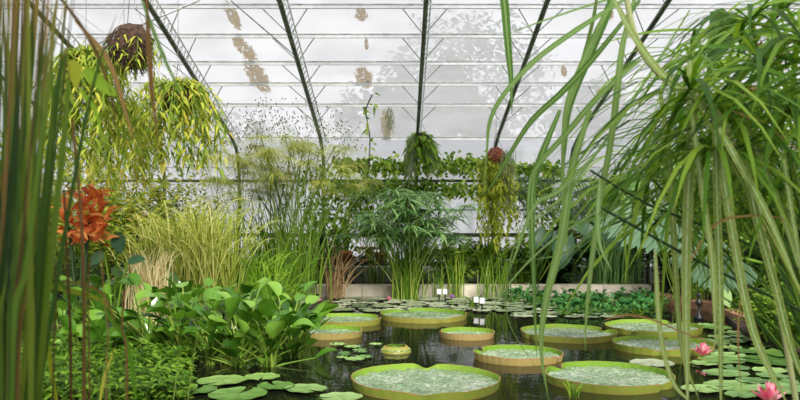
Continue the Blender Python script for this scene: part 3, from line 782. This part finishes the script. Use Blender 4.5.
for px, hh, mt, lb_ in ((358, .22, 'dark', 'dark tiny leaved mound on the bench under the saucer'), (372, .22, 'dark', 'dark tiny leaved mound on the bench left of the right pot'),
                    (425, .50, 'mid', 'green plant on the bench right behind the umbrella sedge'), (447, .55, 'limeivy', 'light green leafy plant on the bench in mid wall'),
                    (470, .55, 'mid', 'leafy plant on the bench behind the nearer name tags'), (500, .5, 'limeivy', 'yellowish leafy plant at the right end of the bench'),
                    (455, .35, 'brown', 'reddish brown leafed plant between the bench plants'), (520, .5, 'mid', 'green leafy plant behind the dangling reed tips')):
    shrub('bench_plant', G(((px-400)/F*15.35, 15.35, .56)), .33, .22, hh, 34, .10 if hh > .3 else .05, .06 if hh > .3 else .025, mt, lb_, 'potted plant', 'small plants on the bench', tv=(0, .9))
# strap leaf plant dark on the bench left
grass('strap_leaf_plant', G((-1.5, 14.95, .12)), 40, 1.1, .9, .06, 'dark', 'dark arching strap leaves behind the dried sedge clump', 'plant', sag=.9, spread=.08)
grass('strap_leaf_plant', G((-2.4, 14.2, .12)), 24, 1.4, .8, .045, 'mid', 'tall strap leaved plant left of the first full rafter', 'plant', sag=.7, spread=.1)
grass('dried_sedge', G((-1.15, 13.9, -.05)), 50, 1.1, .95, .024, 'drybrown', 'dried brown sedge clump standing at the left end of the kerb', 'sedge', sag=.7, spread=.09)
shrub('leafy_shrub', G((1.0, 14.95, .12)), .9, .2, 1.15, 46, .17, .07, 'limeivy', 'broad leaved light green plants right of the umbrella sedge')
shrub('leafy_shrub', G((2.2, 14.95, .12)), .8, .2, 1.0, 46, .14, .06, 'mid', 'mid green leafy plant behind the kerb under the yellowish trailing vine')
grass('bromeliad', G((1.65, 15.0, .12)), 40, 1.05, .55, .07, 'mid', 'spiky strap leaved rosette behind the kerb between leafy plants', 'bromeliad', sag=.4, spread=.04)

# centre umbrella sedge
umbel_plant('umbrella_sedge', G((.12, 13.7, -.04)), 85, 1.95, 1.0, 22, .42, .036, 'sedgegrey', 'large umbrella sedge with whorled heads in the middle of the back kerb', 'sedge', .45, spread=.10, droop=.55, stem=.010)
grass('sedge_stalks', G((.12, 13.75, -.04)), 90, 1.15, .6, .022, 'mid', 'upright green stalks massed at the foot of the umbrella sedge', 'sedge', sag=.1, spread=.10)
umbel_plant('umbrella_sedge', G((-.45, 14.9, .12)), 30, 2.1, .9, 20, .3, .022, 'mid', 'smaller darker umbrella sedge behind and left of the large one', 'sedge', .3, spread=.12, droop=.55, stem=.008)
# grass clumps at the water by the kerb
grass('water_rush', G((.68, 14.05, -.04)), 22, .75, .22, .014, 'stalk', 'thin rush clump at the kerb left of the name tags', 'rush', 'rush clumps along the kerb', sag=.3, spread=.07)
grass('water_rush', G((1.0, 14.05, -.04)), 34, 1.0, .25, .016, 'limeivy', 'tall yellowish rush clump behind the purple bloom', 'rush', 'rush clumps along the kerb', sag=.6, spread=.08)
grass('water_rush', G((1.55, 14.0, -.04)), 30, .8, .22, .014, 'stalk', 'rush clump at the kerb above the nearer name tags', 'rush', 'rush clumps along the kerb', sag=.3, spread=.08)
grass('water_rush', G((1.85, 14.0, -.04)), 34, .95, .22, .014, 'mid', 'rush clump at the kerb right of the nearer name tags', 'rush', 'rush clumps along the kerb', sag=.3, spread=.08)

# vines along the wall rails
def garland(name, x0, x1, z, y, n, L, mats, label, thick=.16):
    t = thing(name, G((x0, y, z)), label, 'vine', 'vines along the wall rails'); fb, sb = MB(), MB()
    pts = [V((lerp(x0, x1, k/20), y+R.gauss(0, .02), z+R.gauss(0, .03))) for k in range(21)]; sb.tube(pts, .012, 5)
    for i in range(n):
        x = u(x0, x1); lo = thick*(.55+.8*abs(noise.noise(V((x*2.3, z, 0)))+.35)); b = V((x, y, z)); a = u(0, 6.3)
        e = b+V((math.cos(a)*lo*.5, -abs(math.sin(a))*.15, R.gauss(0, lo*.6)))
        fb.leaf(e, V((u(-1, 1), u(-1, .2), u(-.7, .7))), L*u(.6, 1.2), L*.55, u(0, 1), V((u(-.5, .5), -1, .5)), .4)
    fb.build('foliage', M[mats], t); sb.build('stem', M['dkstem'], t)
garland('wall_vine', -1.3, .30, 2.52, 15.95, 520, .14, 'limeivy', 'leafy vine along the upper wall rail left of the middle rafter')
garland('wall_vine', .5, 2.0, 2.52, 15.95, 460, .14, 'limeivy', 'leafy vine along the upper wall rail between two rafters')
garland('wall_vine', 2.1, 3.2, 2.45, 15.95, 300, .14, 'limeivy', 'leafy vine on the upper wall rail right of the mossy basket')
garland('wall_vine', -1.35, .9, 2.05, 15.85, 700, .13, 'mid', 'darker leafy vine just below the lower wall rail, left', .2)
garland('wall_vine', .9, 3.0, 2.02, 15.85, 560, .13, 'limeivy', 'leafy vine just below the lower wall rail, right', .2)
def climber(base, pts, n, L, W_, mats, label, spread=.2):
    t = thing('climbing_vine', base, label, 'vine', 'climbers on the rafters'); fb, sb = MB(), MB()
    sp_ = spline(pts, 20); sb.tube(sp_, .012, 5)
    for i in range(n):
        q = R.choice(sp_)+V((R.gauss(0, spread), R.gauss(0, .1)-.05, R.gauss(0, .15)))
        fb.leaf(q, V((u(-1, 1), u(-1, .2), u(-.9, .5))), L*u(.6, 1.2), W_, u(0, 1), V((u(-.5, .5), -1, .5)), .5)
    fb.build('foliage', M[mats], t); sb.build('stem', M['dkstem'], t)
climber(G((-1.6, 15.9, .15)), [G((-1.6, 15.85, .15)), G((-1.55, 15.85, 1.2)), G((-1.6, 15.85, 2.4))], 560, .14, .07, 'mid', 'green climber covering the foot of the left rafter behind the papyrus', .28)
climber(G((-1.1, 15.9, .15)), [G((-1.1, 15.85, .5)), G((-1.2, 15.85, 1.2)), G((-.8, 15.85, 1.9)), G((-.6, 15.85, 1.5))], 300, .13, .07, 'limeivy', 'lime green vine on the wall above the left terracotta pots', .22)
climber(G((-.65, 15.9, 2.4)), [P(368, 175, 15.6), P(370, 140, 15.2), P(366, 112, 14.0), P(372, 95, 13.2)], 34, .13, .05, 'limeivy', 'thin vine climbing the glass between the two middle rafters', .04)
climber(G((3.3, 15.9, .15)), [G((3.0, 15.8, .5)), G((3.1, 15.8, 1.4)), G((3.0, 15.8, 2.2))], 420, .14, .07, 'limeivy', 'lime green climber on the wall behind the hanging reed leaves', .4)

# hanging plants
trailing('hanging_basket', P(130, 46, 7.2), .30, .26, .30, 46, .12, .024, 'trail', 'hanging plant with a large dark brown root ball, upper left', .20, up=.4, tv=(.0, .8))
trailing('hanging_basket', P(178, 98, 8.6), .60, .40, .85, 110, .15, .032, 'trail', 'hanging basket with yellow green trailing leaves, right of the root ball', .15, tv=(.2, .9))
trailing('hanging_basket', P(86, 60, 7.8), .50, .35, 1.25, 130, .17, .034, 'trail', 'long green cascading plant hanging left of the root ball', .10, tv=(.1, .8))
trailing('hanging_basket', P(124, 112, 9.4), .55, .3, 1.1, 60, .16, .034, 'trail', 'thin yellow trailing plant hanging below the root ball', .10, tv=(.3, 1))
trailing('hanging_basket', P(421, 140, 15.2), .34, .22, .60, 60, .22, .085, 'mid', 'green hanging plant clinging to the middle rafter', .15, up=.6, tv=(.3, 1), wire_to=V((.34, 15.2, roofz(15.2)-.15)))
trailing('hanging_basket', P(496, 157, 14.2), .42, .3, 1.7, 90, .13, .05, 'yellow', 'hanging basket with reddish root ball and long yellow trails', .17, up=.3, root='redroot', tv=(.1, .8))
def moss(px, py, D, wd, drop, n, label):
    b = P(px, py, D); t = thing('spanish_moss', b, label, 'moss', 'grey hanging moss'); mb = MB()
    for i in range(n):
        p = b+V((R.gauss(0, wd), R.gauss(0, wd*.6), u(-.1, .1))); l_ = drop*u(.3, 1); pts = [p]
        for k in range(5): pts.append(pts[-1]+V((R.gauss(0, .02), R.gauss(0, .015), -l_/5)))
        mb.tube(pts, (.005, .003), 3, u(0, 1), cap=False)
    mb.build('strand', M['moss'], t)
moss(412, 140, 15.1, .05, .9, 70, 'grey moss strands hanging left of the middle rafter')
moss(430, 145, 15.1, .06, .7, 60, 'grey moss strands hanging right of the middle rafter')
moss(506, 155, 14.1, .07, 1.1, 110, 'grey moss hanging from the basket with the reddish ball')
moss(389, 112, 14.1, .03, .55, 40, 'short moss strands dangling from the roof near the thin vine')

# ------------------------------------------------------------------ centre right and right
grass('papyrus_tuft', G((4.1, 14.9, .12)), 480, 2.35, 1.05, .026, 'sedgegrey', 'fine grey green drooping tuft behind the hanging reed leaves', 'sedge', sag=.75, spread=.22)
umbel_plant('umbrella_sedge', G((3.0, 15.1, .12)), 34, 2.1, .8, 20, .35, .022, 'grey', 'umbrella sedge at the right end of the kerb beyond the reeds', 'sedge', .35, spread=.15, droop=.6, stem=.008)
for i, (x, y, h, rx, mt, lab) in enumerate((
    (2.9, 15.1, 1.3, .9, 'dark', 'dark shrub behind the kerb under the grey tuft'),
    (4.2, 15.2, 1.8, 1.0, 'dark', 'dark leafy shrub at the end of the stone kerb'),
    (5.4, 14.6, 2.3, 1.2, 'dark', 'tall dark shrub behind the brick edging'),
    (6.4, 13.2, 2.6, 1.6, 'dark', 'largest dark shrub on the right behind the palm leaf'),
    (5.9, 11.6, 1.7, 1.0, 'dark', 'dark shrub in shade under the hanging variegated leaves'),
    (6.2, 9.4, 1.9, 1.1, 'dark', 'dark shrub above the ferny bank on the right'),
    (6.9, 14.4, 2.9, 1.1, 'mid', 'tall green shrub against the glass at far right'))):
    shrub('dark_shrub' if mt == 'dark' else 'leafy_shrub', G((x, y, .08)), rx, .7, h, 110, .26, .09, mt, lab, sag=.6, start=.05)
shrub('twiggy_shrub', G((4.7, 12.6, .08)), .75, .6, 3.15, 60, .12, .055, 'bright', 'upright twiggy shrub with small round leaves against the bright panes', step=.08, sag=.1, start=.5)
shrub('leafy_shrub', G((5.6, 12.9, .08)), 1.3, .6, 3.0, 130, .2, .09, 'mid', 'green leafy shrub right of the upright twiggy shrub', sag=.2, start=.4)
for x, y, h, rx, L_, mt, lab in ((5.9, 10.6, 2.0, 1.1, .34, 'dark', 'broad leaved dark shrub right behind the fan palm'),
        (5.9, 13.0, 2.4, 1.2, .34, 'mid', 'broad leaved shrub between the brick edging and the twiggy shrub'), (5.6, 8.2, 1.7, .9, .3, 'dark', 'dark broad leaved shrub behind the broad hanging leaves at far right')):
    shrub('broadleaf_shrub', G((x, y, .08)), rx, .8, h, 90, L_, L_*.42, mt, lab, sag=.5, start=.05)
# maidenhair fern masses on the bank
for i, (px, py, lab) in enumerate(((742, 338, 'fern at the near foot of the ferny bank'), (768, 342, 'fern in the middle of the right bank at the water line'), (795, 345, 'fern on the right bank at the frame edge'),
                             (757, 312, 'fern high on the right bank behind the hanging leaves'), (788, 312, 'fern high on the right bank near the frame edge'), (735, 312, 'fern on the right bank right of the small fountain spout'))):
    b = onz(px, py, .06); b.x = max(b.x, 4.2)
    shrub('fern', b, .55, .45, .75, 70, .085, .03, 'bright' if i % 2 else 'mid', lab, 'fern', 'ferns on the right bank', sag=.9, start=.15, step=.03)
# low water plants in front of kerb right
def lowplant(c, r, proto=[None, None, None, None]):
    k = R.randrange(4)
    if proto[k] is None:
        t = thing('low_water_plant', G((0, 0, 0)), 'low green leafy plant in the mat at the right end of the kerb', 'water plant', 'low leafy plants before the kerb')
        lb, sb = MB(), MB()
        for i in range(26):
            a = u(0, 6.3); el = u(.2, 1.2); d = V((math.cos(a)*math.cos(el), math.sin(a)*math.cos(el), math.sin(el))); q = u(.08, .28)
            sb.tube([V((0, 0, -.02)), d*q], (.007, .005), 4, cap=False)
            lb.broad(d*q, d, V((-math.cos(a)*math.sin(el), -math.sin(a)*math.sin(el), math.cos(el))), u(.10, .16), .09, u(0, 1), .3, .6, 'round', 4, 5)
        lb.build('leaf', M['low'], t); sb.build('petiole', M['stalk'], t); proto[k] = t
        t.location = c; t.scale = (r, r, r); return
    copy_thing(proto[k], c, u(0, 6.3), r)
M['low'] = leafmat('leaf_low_green', [(.02, .10, .03), (.05, .20, .05), (.12, .32, .09)], rough=.35, trans=.25)
done = []; tries = 0
while len(done) < 44 and tries < 3000:
    tries += 1
    px, py = u(512, 672), u(297, 316); c = onz(px, py)
    if px < 560 and py > 300+ (px-500)*.2: continue
    if c.y > 14 or any((c.x-a)**2+(c.y-b)**2 < .28**2 for a, b in done) or not all((c.x-p.x)**2+(c.y-p.y)**2 > (q+.15)**2 for p, q in PADS): continue
    if c.x > 4.3 or px > 655: continue
    done.append((c.x, c.y)); lowplant(c, u(.55, .85))
# pleated palm leaf
def fanleaf(base, e, d, nr, Rr, label, a0=-1.9, a1=1.9, npl=34):
    t = thing('fan_palm', base, label, 'palm'); mb = MB(); d = d.normalized(); sd_ = d.cross(nr).normalized(); up = sd_.cross(d).normalized()
    rows = []
    for i in range(9):
        f = i/8; row = []
        for k in range(npl*2+1):
            a = lerp(a0, a1, k/(npl*2)); fr = f*Rr*(1 if k % 2 == 0 else 1-.012*i)*(1-.1*abs(a)/1.9)
            row.append(e+(d*math.cos(a)+sd_*math.sin(a))*fr+up*((.012 if k % 2 else -.012)*f*1.6)-V((0, 0, .16*Rr*f*f*(1+1.1*abs(a)/1.9)))+up*.05*math.sin(a*3)*f)
        rows.append(row)
    mb.quadstrip(rows, [(k % 2)*.6+.2 for k in range(npl*2+1)], [i/8 for i in range(9)], .8)
    mb.build('fan_leaf', M['palm'], t, False)
    mb = MB(); mb.tube(spline([base, base.lerp(e, .5)+V((.1, 0, .25)), e], 10), (.022, .014), 6); mb.build('petiole', M['stalk'], t)
M['palm'] = leafmat('palm_leaf', [(.05, .11, .06), (.08, .15, .08), (.12, .20, .12)], rough=.4, trans=.1)
fanleaf(G((4.6, 8.4, .06)), P(672, 206, 7.6), V((-.95, -.15, -.10)), V((-.15, -.35, 1)), .78, 'large pleated grey green fan palm leaf in the shade at right')
fanleaf(G((4.75, 8.5, .06)), P(716, 252, 7.9), V((-.7, -.5, -.3)), V((0, -.5, 1)), .50, 'smaller pleated fan palm leaf below the large one')
leafplant('taro', G((2.6, 15.0, .12)), [(P(563, 238, 13.3), V((-.1, -.5, -.8)), V((0, -1, .4)), .55, .5), (P(545, 232, 13.6), V((-.6, -.4, -.6)), V((0, -1, .5)), .4, .34), (P(580, 225, 13.4), V((.6, -.4, -.5)), V((0, -1, .6)), .42, .36), (P(607, 232, 13.0), V((.5, -.4, -.6)), V((0, -1, .6)), .4, .36)], 'grey', 'taro with large blue green heart shaped leaves behind the reed blades', 'taro')
leafplant('taro', G((5.2, 12.1, .1)), [(P(715, 285, 11.0), V((.2, -.6, -.4)), V((0, -.6, 1)), .4, .35), (P(636, 180, 11.8), V((-.4, -.6, -.4)), V((0, -.8, 1)), .55, .5), (P(660, 150, 11.8), V((.2, -.6, -.7)), V((0, -.8, 1)),   .7, .6)], 'sedgegrey', 'tall plant with very broad green leaves under the twiggy shrub', 'taro')
# fountain spout
c = P(699, 303, 10.9); c.z = 0
t = thing('fountain_spout', G((c.x, c.y, -.02)), 'small dark fountain spout standing in the water by the brick edging', 'fountain')
mb = MB(); mb.lathe([(.001, 0), (.07, 0), (.06, .05), (.022, .08), (.02, .2), (.001, .2)], c, 14); mb.build('base', M['black'], t)
mb = MB(); mb.lathe([(.001, .2), (.045, .21), (.05, .25), (.03, .28), (.02, .31), (.034, .34), (.03, .37), (.001, .38)], c, 14); mb.build('nozzle', M['black'], t)

# ------------------------------------------------------------------ near left reeds
t = thing('reed_clump', G((-.62, 1.25, .05)), 'dense dark green reed clump filling the near left edge', 'reed')
for i in range(100):
    D = u(1.0, 1.7); lo = R.gauss(2, 14); hi = lo+R.gauss(12, 22)+(8 if lo > 0 else 0)
    e = P(hi, u(-190, -20) if i % 4 else u(20, 200), D); b0 = V((P(lo*.8, 400, D).x, D, .05)); m_ = P(lo+(hi-lo)*.35, 250, D+u(-.02, .02))
    mb = MB(); mb.ribbon(spline([b0, P(lo, 400, D), m_, e], 18), u(.004, .010), u(0, 1)**1.2, V((u(-.9, .9), -1, .1)), prof=lambda k: min(1, .5+k*2)*(1-k**5)+.02, fold=.35)
    if i % 10 == 3: mb.build('dry_leaf', M['brown'], t)
    else: mb.build('leaf', M['reedf'], t)
for pts, wd in (([(20, 420), (30, 300), (34, 150), (70, -20)], .012), ([(30, 420), (42, 240), (58, 90), (68, 42)], .017), ([(6, 420), (17, 200), (10, 88)], .014), ([(34, 460), (44, 330), (66, 120), (69, 60)], .015),
                ([(30, 420), (50, 180), (52, 0)], .009), ([(36, 420), (62, 250), (92, 90), (118, 10)], .007), ([(-10, 300), (25, 120), (35, -10)], .014), ([(10, 420), (30, 150), (58, -10)], .009)):
    mb = MB(); mb.ribbon(spline([P(x, y, 1.2) for x, y in pts], 16), wd, u(.3, .9), V((u(-.3, .3), -1, .1))); mb.build('leaf', M['reedf'], t)
def pathleaf(t, pts, D, wpx, mats, name='leaf', tint=None, n=20, prof=None, face=None, D2=None, fold=.18):
    D2 = D2 or D; q = [P(x, y, lerp(D, D2, i/(len(pts)-1))) for i, (x, y) in enumerate(pts)]
    mb = MB(); mb.ribbon(spline(q, n), wpx*D/F, u(.2, .9) if tint is None else tint, face or V((u(-.3, .3), -1, .15)), fold, prof=prof); return mb.build(name, M[mats], t)
t = thing('dry_reed', G((-.56, 1.5, .05)), 'brown dry stalks and long yellowing blades in front of the hyacinths', 'reed')
sb = MB()
for pts, r in (([(84, 900), (84, 400), (84, 300), (80, 200), (72, 120)], .0042), ([(70, 900), (71, 400), (68, 280), (64, 190)], .0035), ([(98, 850), (90, 400), (88, 300), (90, 260)], .002), ([(120, 900), (127, 400), (122, 330), (124, 290)], .0028),
               ([(50, 900), (53, 400), (56, 300), (48, 200)], .002), ([(105, 900), (106, 400), (108, 340), (100, 250)], .0015)):
    sb.tube(spline([P(x, y, 1.5) if y < 500 else V((P(x, 400, 1.5).x, 1.5, .05)) for x, y in pts], 14), (r, r*.7), 6, u(0, 1))
sb.build('stalk', M['brown'], t)
for pts, wd, mt in (([(-10, 205), (40, 258), (90, 320), (150, 405)], 4, 'sedge'), ([(20, 170), (60, 262), (30, 262)], 0, ''), ([(20, 278), (60, 288), (100, 300), (118, 318)], 6, 'yellow'), ([(118, 330), (100, 292), (60, 282), (20, 300)], 2.5, 'brown'),
                    ([(60, 420), (44, 330), (32, 305), (22, 312)], 6, 'yellow'), ([(75, 20), (108, 60), (125, 110), (136, 150)], 5, 'brown'), ([(55, -10), (90, 40), (110, 90), (116, 135)], 4, 'brown'),
                    ([(136, 400), (128, 345), (110, 318), (95, 290)], 5, 'sedge'), ([(100, 402), (105, 375), (116, 345)], 3, 'yellow'), ([(84, 70), (96, 80), (112, 92), (116, 96)], 13, 'bright'), ([(72, 60), (76, 75), (76, 90)], 14, 'yellow'), ([(80, 90), (95, 110), (105, 150)], 5, 'bright'),
                    ([(146, -10), (150, 60), (153, 100), (160, 150)], 6, 'brown'), ([(140, -5), (165, 60), (185, 100)], 4, 'reed')):
    if wd: pathleaf(t, pts, 1.5, wd, mt, 'leaf')
# young thin rushes at the near left
grass('thin_rush', G((-.85, 2.3, .05)), 20, 1.15, .16, .006, 'stalk', 'thin green and brown rushes standing left of the hyacinths', 'rush', sag=.2, spread=.10)

# ------------------------------------------------------------------ near right: giant reed leaves
t = thing('giant_reed', G((1.6, 2.5, .05)), 'giant reed whose long green blades sweep across the upper middle', 'reed')
for pts, wd in (([(498, -30), (504, 0), (508, 45), (511, 80), (512, 116)], 11), ([(640, -10), (600, 15), (565, 38), (530, 65), (500, 100), (489, 125), (487, 150), (483, 197)], 8),
                ([(640, 0), (596, 55), (562, 92), (532, 120), (512, 150), (495, 180), (482, 197)], 9), ([(620, -10), (600, 25), (582, 65), (570, 95), (564, 130), (563, 200), (566, 240)], 9),
                ([(640, -8), (600, 2), (540, 22), (497, 38)], 3.5), ([(640, 60), (600, 95), (565, 135), (535, 170), (528, 205), (530, 260)], 8), ([(614, -20), (610, 5), (592, 50), (570, 105), (565, 145), (562, 190)], 11),
                ([(598, -10), (592, 25), (581, 63), (572, 90)], 5), ([(640, -20), (623, 42), (617, 90), (610, 145), (600, 200), (590, 275), (586, 320), (585, 352)], 10),
                ([(560, 110), (540, 160), (532, 200), (534, 290), (537, 364)], 10), ([(590, 110), (572, 170), (561, 240), (546, 300), (541, 350), (549, 402)], 12),
                ([(610, 203), (580, 222), (550, 242), (512, 280), (480, 328)], 3.5), ([(600, 150), (560, 190), (535, 205), (517, 250), (509, 272)], 6), ([(526, 210), (508, 272), (510, 325), (548, 383)], 2.2),
                ([(690, 10), (620, 120), (560, 200), (520, 230)], 4), ([(660, 130), (610, 210), (570, 250), (520, 262)], 4),
                ([(640, 190), (600, 216), (570, 222), (530, 215)], 5), ([(600, 180), (598, 215), (600, 245), (612, 272)], 7), ([(568, 170), (566, 220), (568, 262)], 5)):
    D = u(2.0, 2.6); pathleaf(t, pts, D, wd*.8, 'reed', D2=D+u(-.15, .3), n=26, face=V((u(-.5, .5), -1, u(-.1, .5))))
mb = MB(); q = [V((1.6, 2.5, .05)), P(900, 200, 2.5), P(760, -60, 2.5), P(660, -130, 2.5)]; mb.tube(spline(q, 16), (.013, .007), 8); mb.build('cane', M['stalk'], t)
for pts, wd in (([(800, 310), (700, 262), (600, 207)], 3), ([(830, 285), (740, 240), (650, 205), (590, 170)], 2.4)):
    mb = MB(); mb.tube(spline([P(x, y, 2.2) for x, y in pts], 10), wd*.5*2.2/F, 5); mb.build('dark_stem', M['dkstem'], t)
t = thing('variegated_grass', G((1.75, 2.2, .05)), 'variegated giant grass with broad speckled pale striped leaves hanging at right', 'grass')
sprof = lambda k: min(1, .55+k*3)*(1-k**6)+.02
for pts, wd in (([(660, 90), (668, 150), (672, 200), (675, 265), (682, 350), (700, 402)], 8), ([(690, 60), (692, 115), (688, 200), (686, 300), (688, 420)], 12), ([(690, 100), (702, 190), (712, 260), (716, 350)], 7),
                ([(715, 100), (717, 200), (720, 300), (721, 420)], 9.5), ([(716, 110), (727, 200), (745, 300), (760, 350), (788, 405)], 11), ([(719, 128), (740, 166), (767, 214), (800, 290)], 9),
                ([(741, 118), (761, 160), (782, 214), (806, 290)], 8), ([(745, 160), (757, 220), (776, 290), (792, 350), (806, 385)], 10), ([(782, 145), (792, 214), (806, 300)], 6),
                ([(655, 250), (660, 330), (672, 380), (690, 402)], 6), ([(614, 0), (636, 40), (665, 77), (700, 104), (725, 130)], 9)):
    D = u(1.9, 2.3); pathleaf(t, pts, D, wd*.8, 'vari', D2=D+u(-.1, .15), n=24, prof=sprof, face=V((u(-.3, .3), -1, .05)))
mb = MB(); mb.tube(spline([P(622, -30, 2.1), P(634, 32, 2.1), P(655, 70, 2.1), P(700, 104, 2.1), P(722, 122, 2.12), P(770, 260, 2.2), V((1.3, 2.3, .05))], 24), (.0075, .009), 8); mb.build('cane', M['cane'], t)
for pts, wd in (([(605, 320), (625, 315), (650, 319), (690, 335), (750, 352)], 2.2), ([(690, 262), (708, 232), (730, 218), (775, 217), (805, 232)], 2.5), ([(730, 110), (765, 125), (810, 160)], 3), ([(740, 302), (738, 340), (742, 400)], 2), ([(706, 402), (735, 330), (800, 300)], 0)):
    if wd: pathleaf(t, pts, 2.0, wd, 'brown', 'dry_leaf')

# umbrella sedge overhead, near right
def sedge_heads(base, heads, rl, rw, nray, label, D, mats='sedge'):
    umbel_plant('umbrella_sedge', base, 0, 0, 0, nray, rl, rw, mats, label, 'sedge', droop=.75, stem=.006, spread=.10, heads=[P(x, y, D+u(-.25, .25)) for x, y in heads])
sedge_heads(G((1.55, 2.4, .05)), [(760, 60), (790, 110), (730, 120), (800, 40), (712, 150), (820, 90), (750, 20), (810, 150), (690, 90), (780, 190)], .42, .017, 30, 'near umbrella sedge whose bright green rays fill the upper right', 2.2)
sedge_heads(G((2.0, 3.0, .05)), [(690, 60), (745, 150), (790, 180), (650, 175), (720, 190), (780, 10), (680, 130), (810, 220), (735, 90), (765, 120)], .52, .020, 26, 'umbrella sedge with long arching rays behind the variegated leaves', 2.9)
sedge_heads(G((2.6, 3.9, .05)), [(620, 190), (670, 215), (720, 70), (770, 220), (700, 110), (760, 140), (650, 160), (735, 180), (800, 90), (800, 200)], .6, .026, 24, 'darker umbrella sedge farther back on the right, over the fan palm', 3.8, 'mid')
grass('sedge_clump', G((1.72, 2.7, .05)), 50, 1.75, .75, .016, 'sedgeshade', 'shadow darkened green sedge blades massed at the near right edge', 'sedge', az=(2.6, .5), sag=.5, spread=.10, partname='blade')
t = thing('arching_grass', G((2.05, 2.7, .05)), 'grass with long thin bright blades sweeping in from the right edge', 'grass')
for i in range(34):
    x0, y0 = u(800, 850), u(-20, 190); x1, y1 = u(585, 720), y0+u(-10, 150); D = u(1.9, 3.2)
    pathleaf(t, [(x0, y0), (lerp(x0, x1, .35), lerp(y0, y1, .35)-u(8, 26)), (lerp(x0, x1, .7), lerp(y0, y1, .7)-u(5, 22)), (x1, y1)], D, u(2.5, 5), 'sedge', 'blade', tint=u(.3, 1))
mb = MB(); mb.tube([V((2.05, 2.7, .05)), P(852, 200, 2.6), P(850, -30, 2.6)], .008, 6); mb.build('stem', M['stalk'], t)
t = thing('brown_sedge', G((1.9, 3.1, .05)), 'brown dried flower tufts among the near sedge rays, upper right', 'sedge'); mb = MB(); sb = MB()
for (x, y) in ((762, 48), (775, 52), (748, 88), (757, 92), (785, 58)):
    e = P(x, y, 2.7); b = V((1.9, 3.0, .05)); sb.tube(spline([b, b.lerp(e, .6)+V((0, 0, .2)), e], 8), (.006, .003), 5)
    for i in range(46):
        d = V((u(-1, 1), u(-1, 1), u(-.5, 1))).normalized(); mb.leaf(e, d, u(.02, .05), .008, u(0, 1), V((0, -1, .3)), .2)
mb.build('flower_tuft', M['brown'], t); sb.build('stem', M['stalk'], t)
t = thing('banana_plant', G((1.75, 2.9, .05)), 'plant with a broad brownish green leaf hanging among the sedge rays', 'plant')
pathleaf(t, [(716, 10), (722, 30), (716, 50), (708, 72)], 2.7, 30, 'dark', tint=1, fold=.1); pathleaf(t, [(716, 12), (735, 30), (755, 52), (775, 72)], 2.7, 14, 'mid', tint=.3)
mb = MB(); mb.tube(spline([V((1.75, 2.9, .05)), P(850, 100, 2.8), P(716, 10, 2.7)], 12), (.012, .006), 6); mb.build('stem', M['stalk'], t)
# grass spikes at the near bottom
grass('young_sedge', onz(574, 398), 14, .16, .14, .010, 'bright', 'small green sprout on the front edge before the front right giant pad', 'sedge', sag=.4, spread=.02)
grass('floating_sprout', onz(473, 308), 22, .22, .25, .02, 'mid', 'small leafy sprout in the water below the nearer name tags', 'water plant', sag=.5, spread=.03)

for o in ROOTS:
    if '_o' in o.keys(): del o['_o']
